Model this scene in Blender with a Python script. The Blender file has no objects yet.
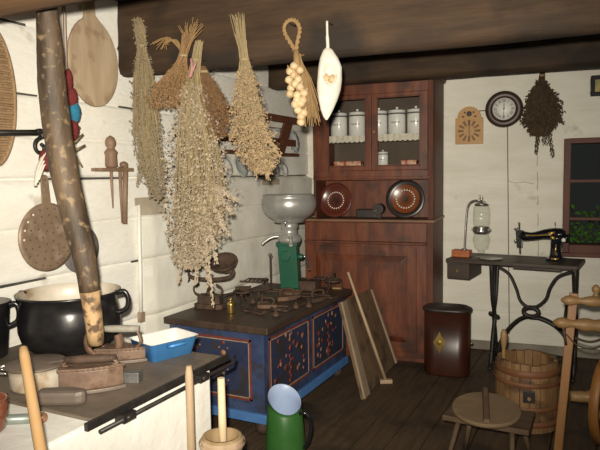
import bpy, bmesh, random
from math import sin, cos, pi, radians, atan2, sqrt, hypot
from mathutils import Vector as V, Matrix as M4, noise

random.seed(7)
COL = bpy.context.scene.collection
R = random.random
def U(a, b): return a + (b - a) * random.random()

# ------------------------------------------------------------------ camera geometry
FPX, EYE = 600.0, 1.52
YAW, PITCH, ROLL = radians(26.57), radians(4.67), radians(0.9)
fw = V((-sin(YAW) * cos(PITCH), cos(YAW) * cos(PITCH), -sin(PITCH)))
r0 = V((cos(YAW), sin(YAW), 0)); u0 = r0.cross(fw)
rt = cos(ROLL) * r0 - sin(ROLL) * u0
up = sin(ROLL) * r0 + cos(ROLL) * u0
ANG = 0.0997                     # the back wall is not quite square to the left wall
CX, CY = -2.46, 5.12             # room corner
WX = -2.46                       # left wall plane
BK = M4.Translation((CX, CY, 0)) @ M4.Rotation(ANG, 4, 'Z')
BKI = BK.inverted()

def ray(px, py): return fw + rt * ((px - 300) / FPX) + up * ((225 - py) / FPX)
def at(px, py, X=None, Y=None, Z=None):
    d = ray(px, py)
    t = X / d.x if X is not None else (Y / d.y if Y is not None else (Z - EYE) / d.z)
    return V((d.x * t, d.y * t, EYE + d.z * t))
def atB(px, py, d):
    """(s, z) of the point standing d metres in front of the back wall"""
    o = BKI @ V((0, 0, EYE)); r = BKI.to_3x3() @ ray(px, py)
    t = (-d - o.y) / r.y
    p = o + r * t
    return p.x, p.z
def atD(px, py, d):
    s, z = atB(px, py, d)
    return BK @ V((s, -d, z))

# ------------------------------------------------------------------ materials
def mat(name, c1, c2=None, scale=6.0, st=(1, 1, 1), rough=0.7, metal=0.0, bump=0.0, c3=None, spots=0.0,
        spot_scale=3.0, coat=0.0, lo=0.35, hi=0.65, spec=0.5, bscale=None, trans=0.0):
    m = bpy.data.materials.new(name); m.use_nodes = True
    nt = m.node_tree; N = nt.nodes; L = nt.links
    b = N['Principled BSDF']
    b.inputs['Roughness'].default_value = rough
    b.inputs['Metallic'].default_value = metal
    b.inputs['Specular IOR Level'].default_value = spec
    b.inputs['Coat Weight'].default_value = coat
    b.inputs['Base Color'].default_value = (*c1, 1)
    if c2 is None and not bump: return m
    tc = N.new('ShaderNodeTexCoord'); mp = N.new('ShaderNodeMapping'); mp.inputs['Scale'].default_value = st
    L.new(tc.outputs['Object'], mp.inputs['Vector'])
    nz = N.new('ShaderNodeTexNoise'); nz.inputs['Scale'].default_value = scale; nz.inputs['Detail'].default_value = 6
    nz.inputs['Roughness'].default_value = 0.6
    L.new(mp.outputs[0], nz.inputs['Vector'])
    if c2 is not None:
        cr = N.new('ShaderNodeValToRGB'); e = cr.color_ramp.elements
        e[0].position = lo; e[0].color = (*c1, 1); e[1].position = hi; e[1].color = (*c2, 1)
        L.new(nz.outputs['Fac'], cr.inputs['Fac']); out = cr.outputs['Color']
        if c3 is not None:
            n2 = N.new('ShaderNodeTexNoise'); n2.inputs['Scale'].default_value = spot_scale; n2.inputs['Detail'].default_value = 5
            L.new(tc.outputs['Object'], n2.inputs['Vector'])
            r2 = N.new('ShaderNodeValToRGB'); q = r2.color_ramp.elements
            q[0].position = 1 - spots - 0.06; q[0].color = (0, 0, 0, 1); q[1].position = 1 - spots + 0.06; q[1].color = (1, 1, 1, 1)
            L.new(n2.outputs['Fac'], r2.inputs['Fac'])
            mx = N.new('ShaderNodeMix'); mx.data_type = 'RGBA'
            L.new(r2.outputs['Color'], mx.inputs['Factor']); L.new(out, mx.inputs['A']); mx.inputs['B'].default_value = (*c3, 1)
            out = mx.outputs['Result']
        L.new(out, b.inputs['Base Color'])
    if bump:
        src = nz
        if bscale:
            src = N.new('ShaderNodeTexNoise'); src.inputs['Scale'].default_value = bscale; src.inputs['Detail'].default_value = 5
            L.new(mp.outputs[0], src.inputs['Vector'])
        bp = N.new('ShaderNodeBump'); bp.inputs['Strength'].default_value = bump; bp.inputs['Distance'].default_value = 0.01
        L.new(src.outputs['Fac'], bp.inputs['Height']); L.new(bp.outputs['Normal'], b.inputs['Normal'])
    return m
def glass(name, tint=(1, 1, 1), gl=0.12, ior=1.45):
    m = bpy.data.materials.new(name); m.use_nodes = True
    nt = m.node_tree; N = nt.nodes; L = nt.links; N.remove(N['Principled BSDF'])
    t = N.new('ShaderNodeBsdfTransparent'); t.inputs[0].default_value = (*tint, 1)
    g = N.new('ShaderNodeBsdfGlossy'); g.inputs['Roughness'].default_value = 0.04
    lw_ = N.new('ShaderNodeLayerWeight'); lw_.inputs['Blend'].default_value = .5
    pw = N.new('ShaderNodeMath'); pw.operation = 'POWER'; pw.inputs[1].default_value = 3.5; L.new(lw_.outputs['Facing'], pw.inputs[0])
    f = N.new('ShaderNodeMath'); f.operation = 'MULTIPLY'; f.inputs[1].default_value = .40; L.new(pw.outputs[0], f.inputs[0])
    a = N.new('ShaderNodeMath'); a.operation = 'ADD'; a.inputs[1].default_value = gl; a.use_clamp = True
    x = N.new('ShaderNodeMixShader'); L.new(f.outputs[0], a.inputs[0]); L.new(a.outputs[0], x.inputs[0])
    L.new(t.outputs[0], x.inputs[1]); L.new(g.outputs[0], x.inputs[2]); L.new(x.outputs[0], N['Material Output'].inputs[0])
    return m

WALLC = (0.90, 0.88, 0.82)
m_wall = mat('whitewash', WALLC, (0.82, 0.79, 0.71), 3, (1, .5, 2), .9, bump=.5, bscale=30, c3=(.42, .37, .28), spots=.27, spot_scale=5)
m_wallb = mat('whitewash_logs', (0.86, 0.83, 0.74), (0.76, 0.73, 0.63), 4, (.5, 1, 2), .9, bump=.5, bscale=28, c3=(.40, .36, .28), spots=.27, spot_scale=4)
m_plast = mat('rough_plaster', (0.86, 0.84, 0.76), (0.74, 0.71, 0.62), 4, (1, 1, 1), .95, bump=.4, bscale=14, c3=(.30, .22, .13), spots=.20, spot_scale=6)
m_clay = mat('bare_clay', (.42, .35, .25), (0.44, 0.384, 0.296), 12, rough=.95, bump=.6)
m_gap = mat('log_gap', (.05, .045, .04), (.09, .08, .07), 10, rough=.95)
m_floor = mat('floor_boards', (0.0504, 0.0296, 0.0156), (0.0903, 0.056, 0.0304), 5, (6, .6, 1), .75, bump=.3, c3=(0.0302, 0.0194, 0.0112), spots=.42, spot_scale=2.5)
m_ceil = mat('ceiling_boards', (.05, .035, .022), (.09, .06, .04), 5, (.5, 5, 1), .9)
m_beam = mat('dark_beam', (0.0325, 0.0169, 0.0071), (0.0643, 0.0343, 0.0153), 4, (.5, 4, 5), .8, bump=.8, c3=(0.0184, 0.0106, 0.00539), spots=.42, spot_scale=2.2)
m_beam3 = mat('brown_beam', (0.125, 0.0606, 0.0243), (0.196, 0.0997, 0.0428), 4, (.5, 4, 6), .8, bump=.5)
m_stove = mat('limewash_stove', (.86, .85, .81), (.78, .76, .70), 4, rough=.9, bump=.4, bscale=18)
m_plate = mat('stove_iron', (0.15, 0.121, 0.0949), (0.225, 0.18, 0.138), 9, rough=.6, metal=.3, bump=.2, c3=(0.0938, 0.063, 0.0431), spots=.4)
m_black = mat('black_iron', (.018, .016, .015), (.035, .03, .027), 15, rough=.5, metal=.3)
m_enblk = mat('black_enamel', (0.008, 0.008, 0.0096), (0.0176, 0.016, 0.016), 12, rough=.28, bump=.12)
m_enwht = mat('cream_enamel', (.66, .61, .52), (.50, .42, .31), 5, rough=.35, c3=(.30, .19, .11), spots=.38, spot_scale=9)
m_bark = mat('smoked_bark', (.034, .021, .012), (.13, .085, .05), 11, (1, 1, .3), .65, bump=.8, c3=(.21, .145, .08), spots=.37, spot_scale=30)
m_peeled = mat('peeled_wood', (.30, .185, .09), (.50, .33, .17), 12, (1, 1, .4), .7, bump=.4, c3=(.10, .06, .035), spots=.47, spot_scale=26)
m_pale = mat('pale_board', (0.377, 0.272, 0.172), (0.492, 0.376, 0.257), 7, (1, 2, .35), .75, bump=.15, c3=(0.312, 0.216, 0.133), spots=.42, spot_scale=9)
m_wicker = mat('wicker', (0.264, 0.16, 0.08), (0.36, 0.232, 0.128), 30, rough=.8, bump=.4)
m_skim = mat('tinned_copper', (0.289, 0.209, 0.142), (0.209, 0.139, 0.0888), 10, rough=.5, metal=.2, c3=(0.347, 0.258, 0.184), spots=.4, spot_scale=12)
m_greypan = mat('grey_pan', (.27, .24, .21), (.17, .16, .16), 8, rough=.5, metal=.2)
m_turned = mat('turned_wood', (0.258, 0.163, 0.102), (0.184, 0.109, 0.068), 12, (2, 2, .4), .6)
m_rust = mat('rusty_iron', (0.12, 0.06, 0.0336), (0.216, 0.128, 0.08), 14, rough=.65, metal=.25, bump=.4, c3=(0.104, 0.072, 0.056), spots=.42, spot_scale=14)
m_drust = mat('dark_rust', (.045, .028, .020), (.10, .058, .038), 16, rough=.75, metal=.2, bump=.4)
m_greyiron = mat('grey_iron', (0.128, 0.1, 0.0829), (0.173, 0.134, 0.107), 10, rough=.55, metal=.25, bump=.2)
m_rust2 = mat('brown_iron', (.13, .08, .055), (.22, .145, .10), 12, rough=.55, metal=.25, bump=.3, c3=(.10, .05, .03), spots=.42, spot_scale=12)
m_greywood = mat('grey_handle_wood', (0.23, 0.212, 0.178), (0.306, 0.281, 0.23), 12, (2, .3, 2), .7)
m_blue = mat('blue_enamel', (.045, .20, .52), (.07, .26, .58), 6, rough=.35)
m_white = mat('white_enamel', (.80, .79, .77), (.70, .69, .66), 6, rough=.35)
m_handle = mat('pale_stick', (0.475, 0.286, 0.124), (0.465, 0.301, 0.148), 9, (3, 3, .3), .6)
m_stick = mat('worn_stick', (0.34, 0.238, 0.145), (0.442, 0.323, 0.212), 9, (3, 3, .3), .7)
m_jar = mat('brown_glaze', (.17, .045, .018), (.25, .075, .03), 5, rough=.25, coat=.5)
m_greenrod = mat('green_grey_metal', (.22, .27, .24), (.34, .38, .34), 9, rough=.4, metal=.4)
m_copper = mat('copper', (.50, .26, .16), (.40, .20, .12), 12, rough=.4, metal=.6)
m_greenen = mat('green_enamel', (0.0263, 0.0975, 0.021), (0.0413, 0.135, 0.03), 5, rough=.35)
m_lblue = mat('pale_blue_enamel', (.30, .38, .56), (.36, .44, .62), 5, rough=.4)
m_chest = mat('dark_blue_paint', (.020, .036, .095), (.045, .070, .15), 9, (1, 1, 1), .6, bump=.2, c3=(.03, .03, .045), spots=.45, spot_scale=8)
m_cpanel = mat('blue_panel', (.016, .022, .060), (.032, .044, .090), 9, rough=.6, c3=(.030, .025, .03), spots=.45, spot_scale=9)
m_red = mat('red_paint', (0.195, 0.036, 0.0224), (0.128, 0.028, 0.02), 20, rough=.6)
m_cream = mat('cream_line', (0.375, 0.285, 0.21), (0.27, 0.18, 0.128), 20, rough=.7)
m_ochre = mat('ochre_paint', (.36, .20, .08), (.28, .10, .05), 30, rough=.7)
m_plinth = mat('light_blue_paint', (.055, .16, .40), (.08, .20, .46), 8, rough=.6)
m_ctop = mat('chest_top_wood', (.035, .022, .015), (.075, .045, .030), 6, (4, .6, 1), .5, bump=.2)
m_brass = mat('brass', (.62, .42, .13), (.40, .26, .08), 10, rough=.32, metal=.9)
m_sgreen = mat('green_machine_paint', (0.0072, 0.0806, 0.045), (0.012, 0.105, 0.06), 7, rough=.35)
m_alu = mat('dull_tinned_metal', (.50, .49, .47), (.40, .39, .37), 6, rough=.30, metal=.45)
m_cab = mat('cabinet_wood', (0.0781, 0.017, 0.00539), (0.181, 0.0466, 0.0148), 5, (3, 3, .5), .5, bump=.25, c3=(0.0476, 0.0139, 0.0063), spots=.42, spot_scale=4)
m_cabd = mat('cabinet_dark', (0.0654, 0.0179, 0.00762), (0.141, 0.0389, 0.0157), 5, (3, 3, .5), .6, bump=.2)
m_cabin = mat('cabinet_inside', (0.084, 0.0609, 0.044), (0.114, 0.0841, 0.0605), 5, rough=.8)
m_cabback = mat('cabinet_backing', (.42, .41, .38), (.33, .32, .29), 5, rough=.85)
m_lace = mat('lace', (.66, .62, .52), (.50, .46, .37), 60, rough=.9)
m_porc = mat('porcelain', (.74, .74, .70), (.66, .66, .62), 3, rough=.25)
m_ink = mat('dark_print', (.10, .08, .08))
m_redbox = mat('red_tin', (0.324, 0.054, 0.0315), (.60, .40, .26), 22, rough=.4, lo=.45, hi=.6)
m_plred = mat('red_glaze', (.085, .018, .012), (.13, .03, .018), 6, rough=.25)
m_plor = mat('orange_glaze', (0.16, 0.044, 0.0144), (0.224, 0.068, 0.0224), 6, rough=.25)
m_pldk = mat('dark_glaze', (.014, .011, .010), (.03, .02, .017), 6, rough=.3)
m_dot = mat('white_slip', (.75, .70, .62))
m_panelw = mat('grey_plank', (0.125, 0.0748, 0.0393), (0.177, 0.11, 0.0605), 6, (1, 4, .5), .8, bump=.2, c3=(0.078, 0.0486, 0.0286), spots=.42, spot_scale=7)
m_paneledge = mat('panel_edge', (0.25, 0.178, 0.113), (0.309, 0.238, 0.161), 6, rough=.8)
m_tin = mat('oxblood_tin', (0.03, 0.00825, 0.00455), (0.0488, 0.0142, 0.007), 4, rough=.35)
m_tind = mat('dark_tin_lid', (.025, .02, .018), (.04, .032, .028), 5, rough=.4)
m_sew = mat('table_veneer', (0.0375, 0.024, 0.018), (0.0713, 0.0488, 0.036), 6, (.5, 4, 4), .5)
m_japan = mat('black_lacquer', (.008, .008, .013), rough=.15, coat=.6)
m_gold = mat('gold_leaf', (.80, .55, .16), rough=.3, metal=.8)
m_chrome = mat('nickel', (.55, .53, .50), rough=.25, metal=.9)
m_redwood = mat('red_wood_block', (.36, .10, .035), (.46, .15, .055), 8, (1, 1, 3), .5)
m_glass = glass('clear_glass', gl=.01); m_pane = glass('window_glass', (.9, .95, .92), .03); m_vessel = glass('vessel_glass', (.95, .96, .95), .02)
m_clockw = mat('clock_carved_wood', (0.432, 0.221, 0.0562), (0.504, 0.271, 0.075), 8, rough=.5)
m_clockn = mat('clock_burnt_mark', (0.175, 0.084, 0.028), (0.224, 0.112, 0.042), 8, rough=.6)
m_clockr = mat('clock_case_wood', (.035, .017, .014), (.06, .028, .022), 8, rough=.4)
m_dial = mat('clock_dial', (.80, .80, .74), rough=.4)
m_winw = mat('window_paint', (0.084, 0.0228, 0.0118), (0.126, 0.0364, 0.0189), 8, (1, 1, .5), .6)
m_frameb = mat('black_frame', (.012, .012, .018), rough=.7)
m_pic = mat('picture', (.60, .42, .08), (.20, .20, .10), 14, rough=.5)
m_barrel = mat('barrel_staves', (0.148, 0.0741, 0.0281), (0.255, 0.142, 0.0605), 8, (4, 4, .4), .7, bump=.35, c3=(0.0874, 0.0456, 0.0194), spots=.42, spot_scale=7)
m_hoop = mat('hazel_hoop', (0.128, 0.0484, 0.0181), (0.181, 0.0741, 0.0302), 12, rough=.65)
m_bench = mat('bench_wood', (0.0699, 0.041, 0.022), (0.113, 0.0684, 0.0367), 7, (.6, 3, 2), .75, bump=.25)
m_lid = mat('grey_wood_lid', (0.129, 0.085, 0.0455), (0.168, 0.113, 0.0624), 7, (.6, 3, 2), .8, bump=.2)
m_wheel = mat('spinning_wheel_wood', (0.208, 0.0867, 0.0203), (0.291, 0.132, 0.0344), 8, (2, 2, .5), .5)
m_wheelp = mat('turned_beech', (0.224, 0.127, 0.05), (0.295, 0.174, 0.0749), 9, rough=.5)
m_churn = mat('churn_wood', (0.256, 0.17, 0.084), (0.352, 0.243, 0.129), 9, (3, 3, .5), .8, bump=.2)
m_garlic = mat('garlic_skin', (0.648, 0.517, 0.318), (0.504, 0.345, 0.188), 22, rough=.6)
m_straw = mat('straw', (0.272, 0.162, 0.0644), (0.286, 0.183, 0.084), 30, rough=.8)
m_cloth = mat('white_linen', (0.663, 0.637, 0.573), (0.578, 0.544, 0.465), 14, rough=.95, bump=.3)
m_redpom = mat('dark_red_wool', (0.119, 0.014, 0.014), (0.168, 0.021, 0.021), 40, rough=.95, bump=.5)
m_bluepom = mat('blue_wool', (0.016, 0.128, 0.224), (0.024, 0.176, 0.288), 40, rough=.95, bump=.5)
m_cord = mat('pale_cord', (.42, .34, .28), rough=.9)
m_cable = mat('white_cable', (.80, .79, .72), rough=.5)
m_zh1 = mat('greygreen_herb', (0.231, 0.181, 0.116), (0.263, 0.211, 0.148), 30, rough=.95)
m_zh2 = mat('tan_herb', (0.268, 0.153, 0.0678), (0.295, 0.179, 0.0855), 30, rough=.95)
m_zh3 = mat('pale_leaf', (0.447, 0.363, 0.265), (0.3, 0.243, 0.171), 30, rough=.95)
m_zh4 = mat('sand_flower', (0.402, 0.294, 0.171), (0.27, 0.187, 0.103), 30, rough=.95)
m_rusth = mat('rust_herb', (0.162, 0.0836, 0.0328), (0.191, 0.111, 0.0513), 30, rough=.95)
m_darkh = mat('dark_herb', (0.0562, 0.0338, 0.0188), (0.0975, 0.0638, 0.0338), 30, rough=.95)
m_stem = mat('herb_stem', (0.3, 0.223, 0.11), (0.328, 0.258, 0.148), 30, rough=.9)
m_pink = mat('pink_ribbon', (.42, .20, .20), rough=.8)
m_leafg = mat('green_leaf', (.10, .26, .02), (.20, .42, .05), 6, rough=.7)
m_ground = mat('garden_earth', (.05, .05, .03), (.07, .09, .03), 3, rough=.95)

# ------------------------------------------------------------------ mesh builder
class MB:
    def __init__(s, T=None): s.v = []; s.f = []; s.mi = []; s.sm = []; s.T = T or M4.Identity(4)
    def add(s, vs, fs, m=0, smooth=False, T=None):
        b = len(s.v); X = s.T @ T if T is not None else s.T
        s.v += [X @ V(p) for p in vs]
        for f in fs: s.f.append([b + i for i in f]); s.mi.append(m); s.sm.append(smooth)
        return s
    def box(s, lo, hi, m=0, T=None):
        x0, y0, z0 = lo; x1, y1, z1 = hi
        vs = [(x0, y0, z0), (x1, y0, z0), (x1, y1, z0), (x0, y1, z0), (x0, y0, z1), (x1, y0, z1), (x1, y1, z1), (x0, y1, z1)]
        return s.hex(vs, m, T)
    def hex(s, vs, m=0, T=None):
        return s.add(vs, [(0, 3, 2, 1), (4, 5, 6, 7), (0, 1, 5, 4), (1, 2, 6, 5), (2, 3, 7, 6), (3, 0, 4, 7)], m, False, T)
    def beam(s, a, b, w, h, m=0, upv=(0, 0, 1), w2=None, h2=None):
        a = V(a); b = V(b); d = (b - a).normalized(); sd = d.cross(V(upv))
        if sd.length < 1e-4: sd = d.cross(V((1, 0, 0)))
        sd.normalize(); uu = sd.cross(d)
        w2 = w if w2 is None else w2; h2 = h if h2 is None else h2
        q = lambda p, ww, hh: [p - sd * ww / 2 - uu * hh / 2, p + sd * ww / 2 - uu * hh / 2, p + sd * ww / 2 + uu * hh / 2, p - sd * ww / 2 + uu * hh / 2]
        return s.add(q(a, w, h) + q(b, w2, h2), [(0, 3, 2, 1), (4, 5, 6, 7), (0, 1, 5, 4), (1, 2, 6, 5), (2, 3, 7, 6), (3, 0, 4, 7)], m)
    def tube(s, pts, rad, n=8, m=0, cap=True, flat=1.0, closed=False, smooth=True):
        pts = [V(p) for p in pts]; k = len(pts)
        if not hasattr(rad, '__len__'): rad = [rad] * k
        nv = None; vs = []
        for i, p in enumerate(pts):
            if closed: d = pts[(i + 1) % k] - pts[i - 1]
            else: d = pts[min(i + 1, k - 1)] - pts[max(i - 1, 0)]
            if d.length < 1e-9: d = V((0, 0, 1))
            d.normalize()
            if nv is None:
                nv = d.orthogonal().normalized()
                if abs(d.z) < .9: nv = d.cross(V((0, 0, 1))).normalized()
            else:
                nv = nv - d * nv.dot(d)
                nv = nv.normalized() if nv.length > 1e-6 else d.orthogonal().normalized()
            bv = d.cross(nv)
            for j in range(n):
                a = 2 * pi * j / n; vs.append(p + (nv * cos(a) + bv * sin(a) * flat) * rad[i])
        fs = []
        for i in range(k if closed else k - 1):
            for j in range(n):
                a = i * n + j; b = i * n + (j + 1) % n; c = ((i + 1) % k) * n
                fs.append((a, b, c + (j + 1) % n, c + j))
        s.add(vs, fs, m, smooth)
        if cap and not closed:
            s.add(vs[:n], [tuple(range(n))[::-1]], m); s.add(vs[-n:], [tuple(range(n))], m)
        return s
    def lathe(s, prof, T=None, n=28, m=0, cap=True, smooth=True, sx=1, sy=1):
        vs = []; k = len(prof)
        for r, z in prof:
            for j in range(n):
                a = 2 * pi * j / n; vs.append((r * cos(a) * sx, r * sin(a) * sy, z))
        fs = [(i * n + j, i * n + (j + 1) % n, (i + 1) * n + (j + 1) % n, (i + 1) * n + j) for i in range(k - 1) for j in range(n)]
        s.add(vs, fs, m, smooth, T)
        if cap:
            if prof[0][0] > 1e-4: s.add(vs[:n], [tuple(range(n))[::-1]], m, False, T)
            if prof[-1][0] > 1e-4: s.add(vs[-n:], [tuple(range(n))], m, False, T)
        return s
    def prism(s, out, z0, z1, T=None, m=0, holes=None):
        n = len(out)
        vs = [(x, y, z0) for x, y in out] + [(x, y, z1) for x, y in out]
        fs = [tuple(range(n))[::-1], tuple(range(n, 2 * n))] + [(i, (i + 1) % n, n + (i + 1) % n, n + i) for i in range(n)]
        return s.add(vs, fs, m, False, T)
    def ball(s, c, r, n=10, m=0, T=None, jit=0):
        if not hasattr(r, '__len__'): r = (r, r, r)
        vs = []; k = max(4, n // 2 + 1)
        for i in range(k + 1):
            t = pi * i / k
            for j in range(n):
                a = 2 * pi * j / n; q = 1 + (U(-jit, jit) if jit else 0)
                vs.append((c[0] + r[0] * sin(t) * cos(a) * q, c[1] + r[1] * sin(t) * sin(a) * q, c[2] + r[2] * cos(t) * q))
        fs = [(i * n + j, (i + 1) * n + j, (i + 1) * n + (j + 1) % n, i * n + (j + 1) % n) for i in range(k) for j in range(n)]
        return s.add(vs, fs, m, True, T)
    def ring(s, c, rad, r, T=None, n=28, k=8, m=0, sx=1, sy=1, a0=0, a1=2 * pi):
        full = abs(a1 - a0 - 2 * pi) < 1e-6
        cnt = n if full else n + 1
        pts = [V((c[0] + rad * cos(a0 + (a1 - a0) * i / n) * sx, c[1] + rad * sin(a0 + (a1 - a0) * i / n) * sy, c[2])) for i in range(cnt)]
        if T is not None: pts = [T @ p for p in pts]
        return s.tube(pts, r, k, m, closed=full)
    def build(s, name, mats, parent=None, bevel=0.0, label=None, cat=None, group=None, kind=None, base=None, keepn=False):
        me = bpy.data.meshes.new(name)
        if parent is not None: inv = MW[parent.name].inverted()
        elif base is not None: inv = M4.Translation(-V(base))
        elif kind == 'structure': inv = M4.Identity(4)
        else:
            xs = [p.x for p in s.v]; ys = [p.y for p in s.v]; zs = [p.z for p in s.v]
            base = ((min(xs) + max(xs)) / 2, (min(ys) + max(ys)) / 2, min(zs)); inv = M4.Translation(-V(base))
        me.from_pydata([tuple(inv @ p) for p in s.v], [], s.f)
        if not isinstance(mats, (list, tuple)): mats = [mats]
        for m in mats: me.materials.append(m)
        for p, i, q in zip(me.polygons, s.mi, s.sm): p.material_index = i; p.use_smooth = q
        b = bmesh.new(); b.from_mesh(me)
        bmesh.ops.remove_doubles(b, verts=b.verts, dist=1e-5)
        if not keepn: bmesh.ops.recalc_face_normals(b, faces=b.faces)
        b.to_mesh(me); b.free(); me.update()
        o = bpy.data.objects.new(name, me); COL.objects.link(o)
        if parent is not None: o.parent = parent; MW[o.name] = MW[parent.name]
        else:
            if base is not None: o.location = base
            MW[o.name] = inv.inverted()
        if bevel:
            md = o.modifiers.new('Bevel', 'BEVEL'); md.width = bevel; md.segments = 2; md.limit_method = 'ANGLE'
        tag(o, label, cat, group, kind)
        return o
MW = {}
def tag(o, label=None, cat=None, group=None, kind=None):
    if label: o['label'] = label
    if cat: o['category'] = cat
    if group: o['group'] = group
    if kind: o['kind'] = kind
def thing(name, label, cat, loc=(0, 0, 0), rz=0.0, group=None):
    o = bpy.data.objects.new(name, None); COL.objects.link(o); o.empty_display_size = .1
    o.location = loc; o.rotation_euler = (0, 0, rz)
    tag(o, label, cat, group); MW[o.name] = M4.Translation(loc) @ M4.Rotation(rz, 4, 'Z')
    return o
def dup(src, loc=None, rz=None, label=None, scale=None):
    def cp(o, par):
        c = o.copy(); COL.objects.link(c); c.parent = par
        for ch in list(o.children): cp(ch, c)
        return c
    c = cp(src, None)
    if loc is not None: c.location = loc
    if rz is not None: c.rotation_euler[2] = rz
    if scale: c.scale = (scale,) * 3
    if label: c['label'] = label
    return c
def bez(p0, p1, p2, p3, n=10):
    p0, p1, p2, p3 = map(V, (p0, p1, p2, p3)); o = []
    for i in range(n + 1):
        t = i / n; o.append(p0 * (1 - t) ** 3 + p1 * 3 * t * (1 - t) ** 2 + p2 * 3 * t * t * (1 - t) + p3 * t ** 3)
    return o
def smooth(pts, k=6):
    """Catmull-Rom through the points"""
    P = [V(p) for p in pts]; P = [P[0] * 2 - P[1]] + P + [P[-1] * 2 - P[-2]]; o = []
    for i in range(1, len(P) - 2):
        a, b, c, d = P[i - 1], P[i], P[i + 1], P[i + 2]
        for j in range(k):
            t = j / k
            o.append(.5 * ((2 * b) + (c - a) * t + (2 * a - 5 * b + 4 * c - d) * t * t + (3 * b - a - 3 * c + d) * t ** 3))
    o.append(P[-2]); return o
def rotT(loc, rx=0, ry=0, rz=0):
    return M4.Translation(loc) @ M4.Rotation(rz, 4, 'Z') @ M4.Rotation(ry, 4, 'Y') @ M4.Rotation(rx, 4, 'X')
def alignT(p, d, upv=(0, 0, 1)):
    """local z -> d"""
    return M4.Translation(p) @ V(d).to_track_quat('Z', 'Y').to_matrix().to_4x4()
# frame on the left wall: local x runs along the wall (to the right as seen), local y up, local z out of the wall
def LW(Y, Z, off=0.0): return M4(((0, 0, 1, WX + off), (1, 0, 0, Y), (0, 1, 0, Z), (0, 0, 0, 1)))
# frame on the back wall: local x to the right, y up, z out of the wall
def BW(s, z, off=0.0): return BK @ M4(((1, 0, 0, s), (0, 0, -1, -off), (0, 1, 0, z), (0, 0, 0, 1)))
def strokes(mb, T, txt, h, w, m, z=0.001):
    """roman numerals as raised strokes, centred on T"""
    adv = {'I': .45, 'V': .95, 'X': .95}; tot = sum(adv[c] for c in txt) * h * .7; x = -tot / 2
    for c in txt:
        a = adv[c] * h * .7; g = h * .06
        segs = {'I': [((a / 2, 0), (a / 2, h))], 'V': [((g, h), (a / 2, 0)), ((a / 2, 0), (a - g, h))], 'X': [((g, h), (a - g, 0)), ((g, 0), (a - g, h))]}[c]
        for p, q in segs:
            mb.beam(T @ V((x + p[0], p[1] - h / 2, z)), T @ V((x + q[0], q[1] - h / 2, z)), w, .0012, m, upv=T.to_3x3() @ V((0, 0, 1)))
        x += a
NUM = ['XII', 'I', 'II', 'III', 'IIII', 'V', 'VI', 'VII', 'VIII', 'IX', 'X', 'XI']

# ================================================================== THE ROOM
# floor boards run away from the viewer along the left wall
f = MB(); x = -2.6; i = 0
while x < 1.5:
    w = U(.17, .26)
    f.box((x + .003, -.6, -.05 - U(0, .004)), (x + w - .003, 5.7, U(-.003, 0)))
    x += w
f.box((-2.6, -.6, -.09), (1.5, 5.7, -.05))
f.build('floor', m_floor, kind='structure', bevel=.003)
c = MB(); y = -.6
while y < 5.7:
    c.box((-2.6, y, 2.52), (1.5, y + .28, 2.56)); y += .29
c.build('ceiling', m_ceil, kind='structure')

def log_wall(T, x0, x1, grooves, ztop, hole=None, bump=.010, seed=0, extra=None, step=.05, gd=.03):
    mb = MB(T)
    xs = []; x = x0
    while x < x1 - 1e-6: xs.append(x); x += step
    xs.append(x1)
    if hole:
        for h in hole[:2]:
            k = min(range(len(xs)), key=lambda i: abs(xs[i] - h)); xs[k] = h
    zs = []; info = []
    gz = [0.0] + [g[0] for g in grooves] + [ztop]
    gdp = [.005] + [g[1] for g in grooves] + [.005]
    for i in range(len(gz) - 1):
        a, b = gz[i], gz[i + 1]
        for t in (0, .02, .05, .12, .3, .5, .7, .88, .95, .98): zs.append(a + (b - a) * t); info.append((i, t))
    zs.append(ztop); info.append((len(gz) - 2, 1))
    if hole:
        for h in hole[2:]:
            k = min(range(len(zs)), key=lambda i: abs(zs[i] - h)); zs[k] = h
    grid = []
    for z, (i, t) in zip(zs, info):
        row = []
        for x in xs:
            e = min(t, 1 - t); dep = gdp[i] if t < .5 else gdp[i + 1]
            o = -dep * max(0, 1 - e / .07) ** 1.5
            o += bump * (noise.noise(V((x * 1.7, z * 5, seed))) + .5 * noise.noise(V((x * 5, z * 9, seed + 3))))
            zz = z + (.008 * noise.noise(V((x * 1.5, i * 3 + (t > .5), seed + 9))) if 0 < z < ztop and not hole else 0)
            if extra: o += extra(x, z)
            row.append((x, zz, o - .006))
        grid.append(row)
    nx = len(xs); vs = [p for r_ in grid for p in r_]
    for j in range(len(zs) - 1):
        for k in range(nx - 1):
            xm, zm = (xs[k] + xs[k + 1]) / 2, (zs[j] + zs[j + 1]) / 2
            if hole and hole[0] < xm < hole[1] and hole[2] < zm < hole[3]: continue
            i, t = info[j]; m = 0
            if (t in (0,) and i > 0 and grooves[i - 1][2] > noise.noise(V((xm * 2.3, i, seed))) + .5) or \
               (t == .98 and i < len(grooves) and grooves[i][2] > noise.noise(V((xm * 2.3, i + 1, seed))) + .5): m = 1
            if extra:
                n2 = extra(xm, zm)
                if n2 > .015: m = 2
                if clayat(xm, zm): m = 3
            a = j * nx + k
            mb.f.append([a, a + 1, a + nx + 1, a + nx]); mb.mi.append(m); mb.sm.append(True)
    mb.v = [T @ V(p) for p in vs]
    return mb
LEDGE = 1.50
def plaster(y, z):
    if y < 2.82 + .01 * noise.noise(V((1, z * 8, 0))): return 0
    top = 1.34 if y < 3.4 else LEDGE
    if z > top: return 0
    return .03 + .012 * noise.noise(V((y * 4, z * 6, 5)))
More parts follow.
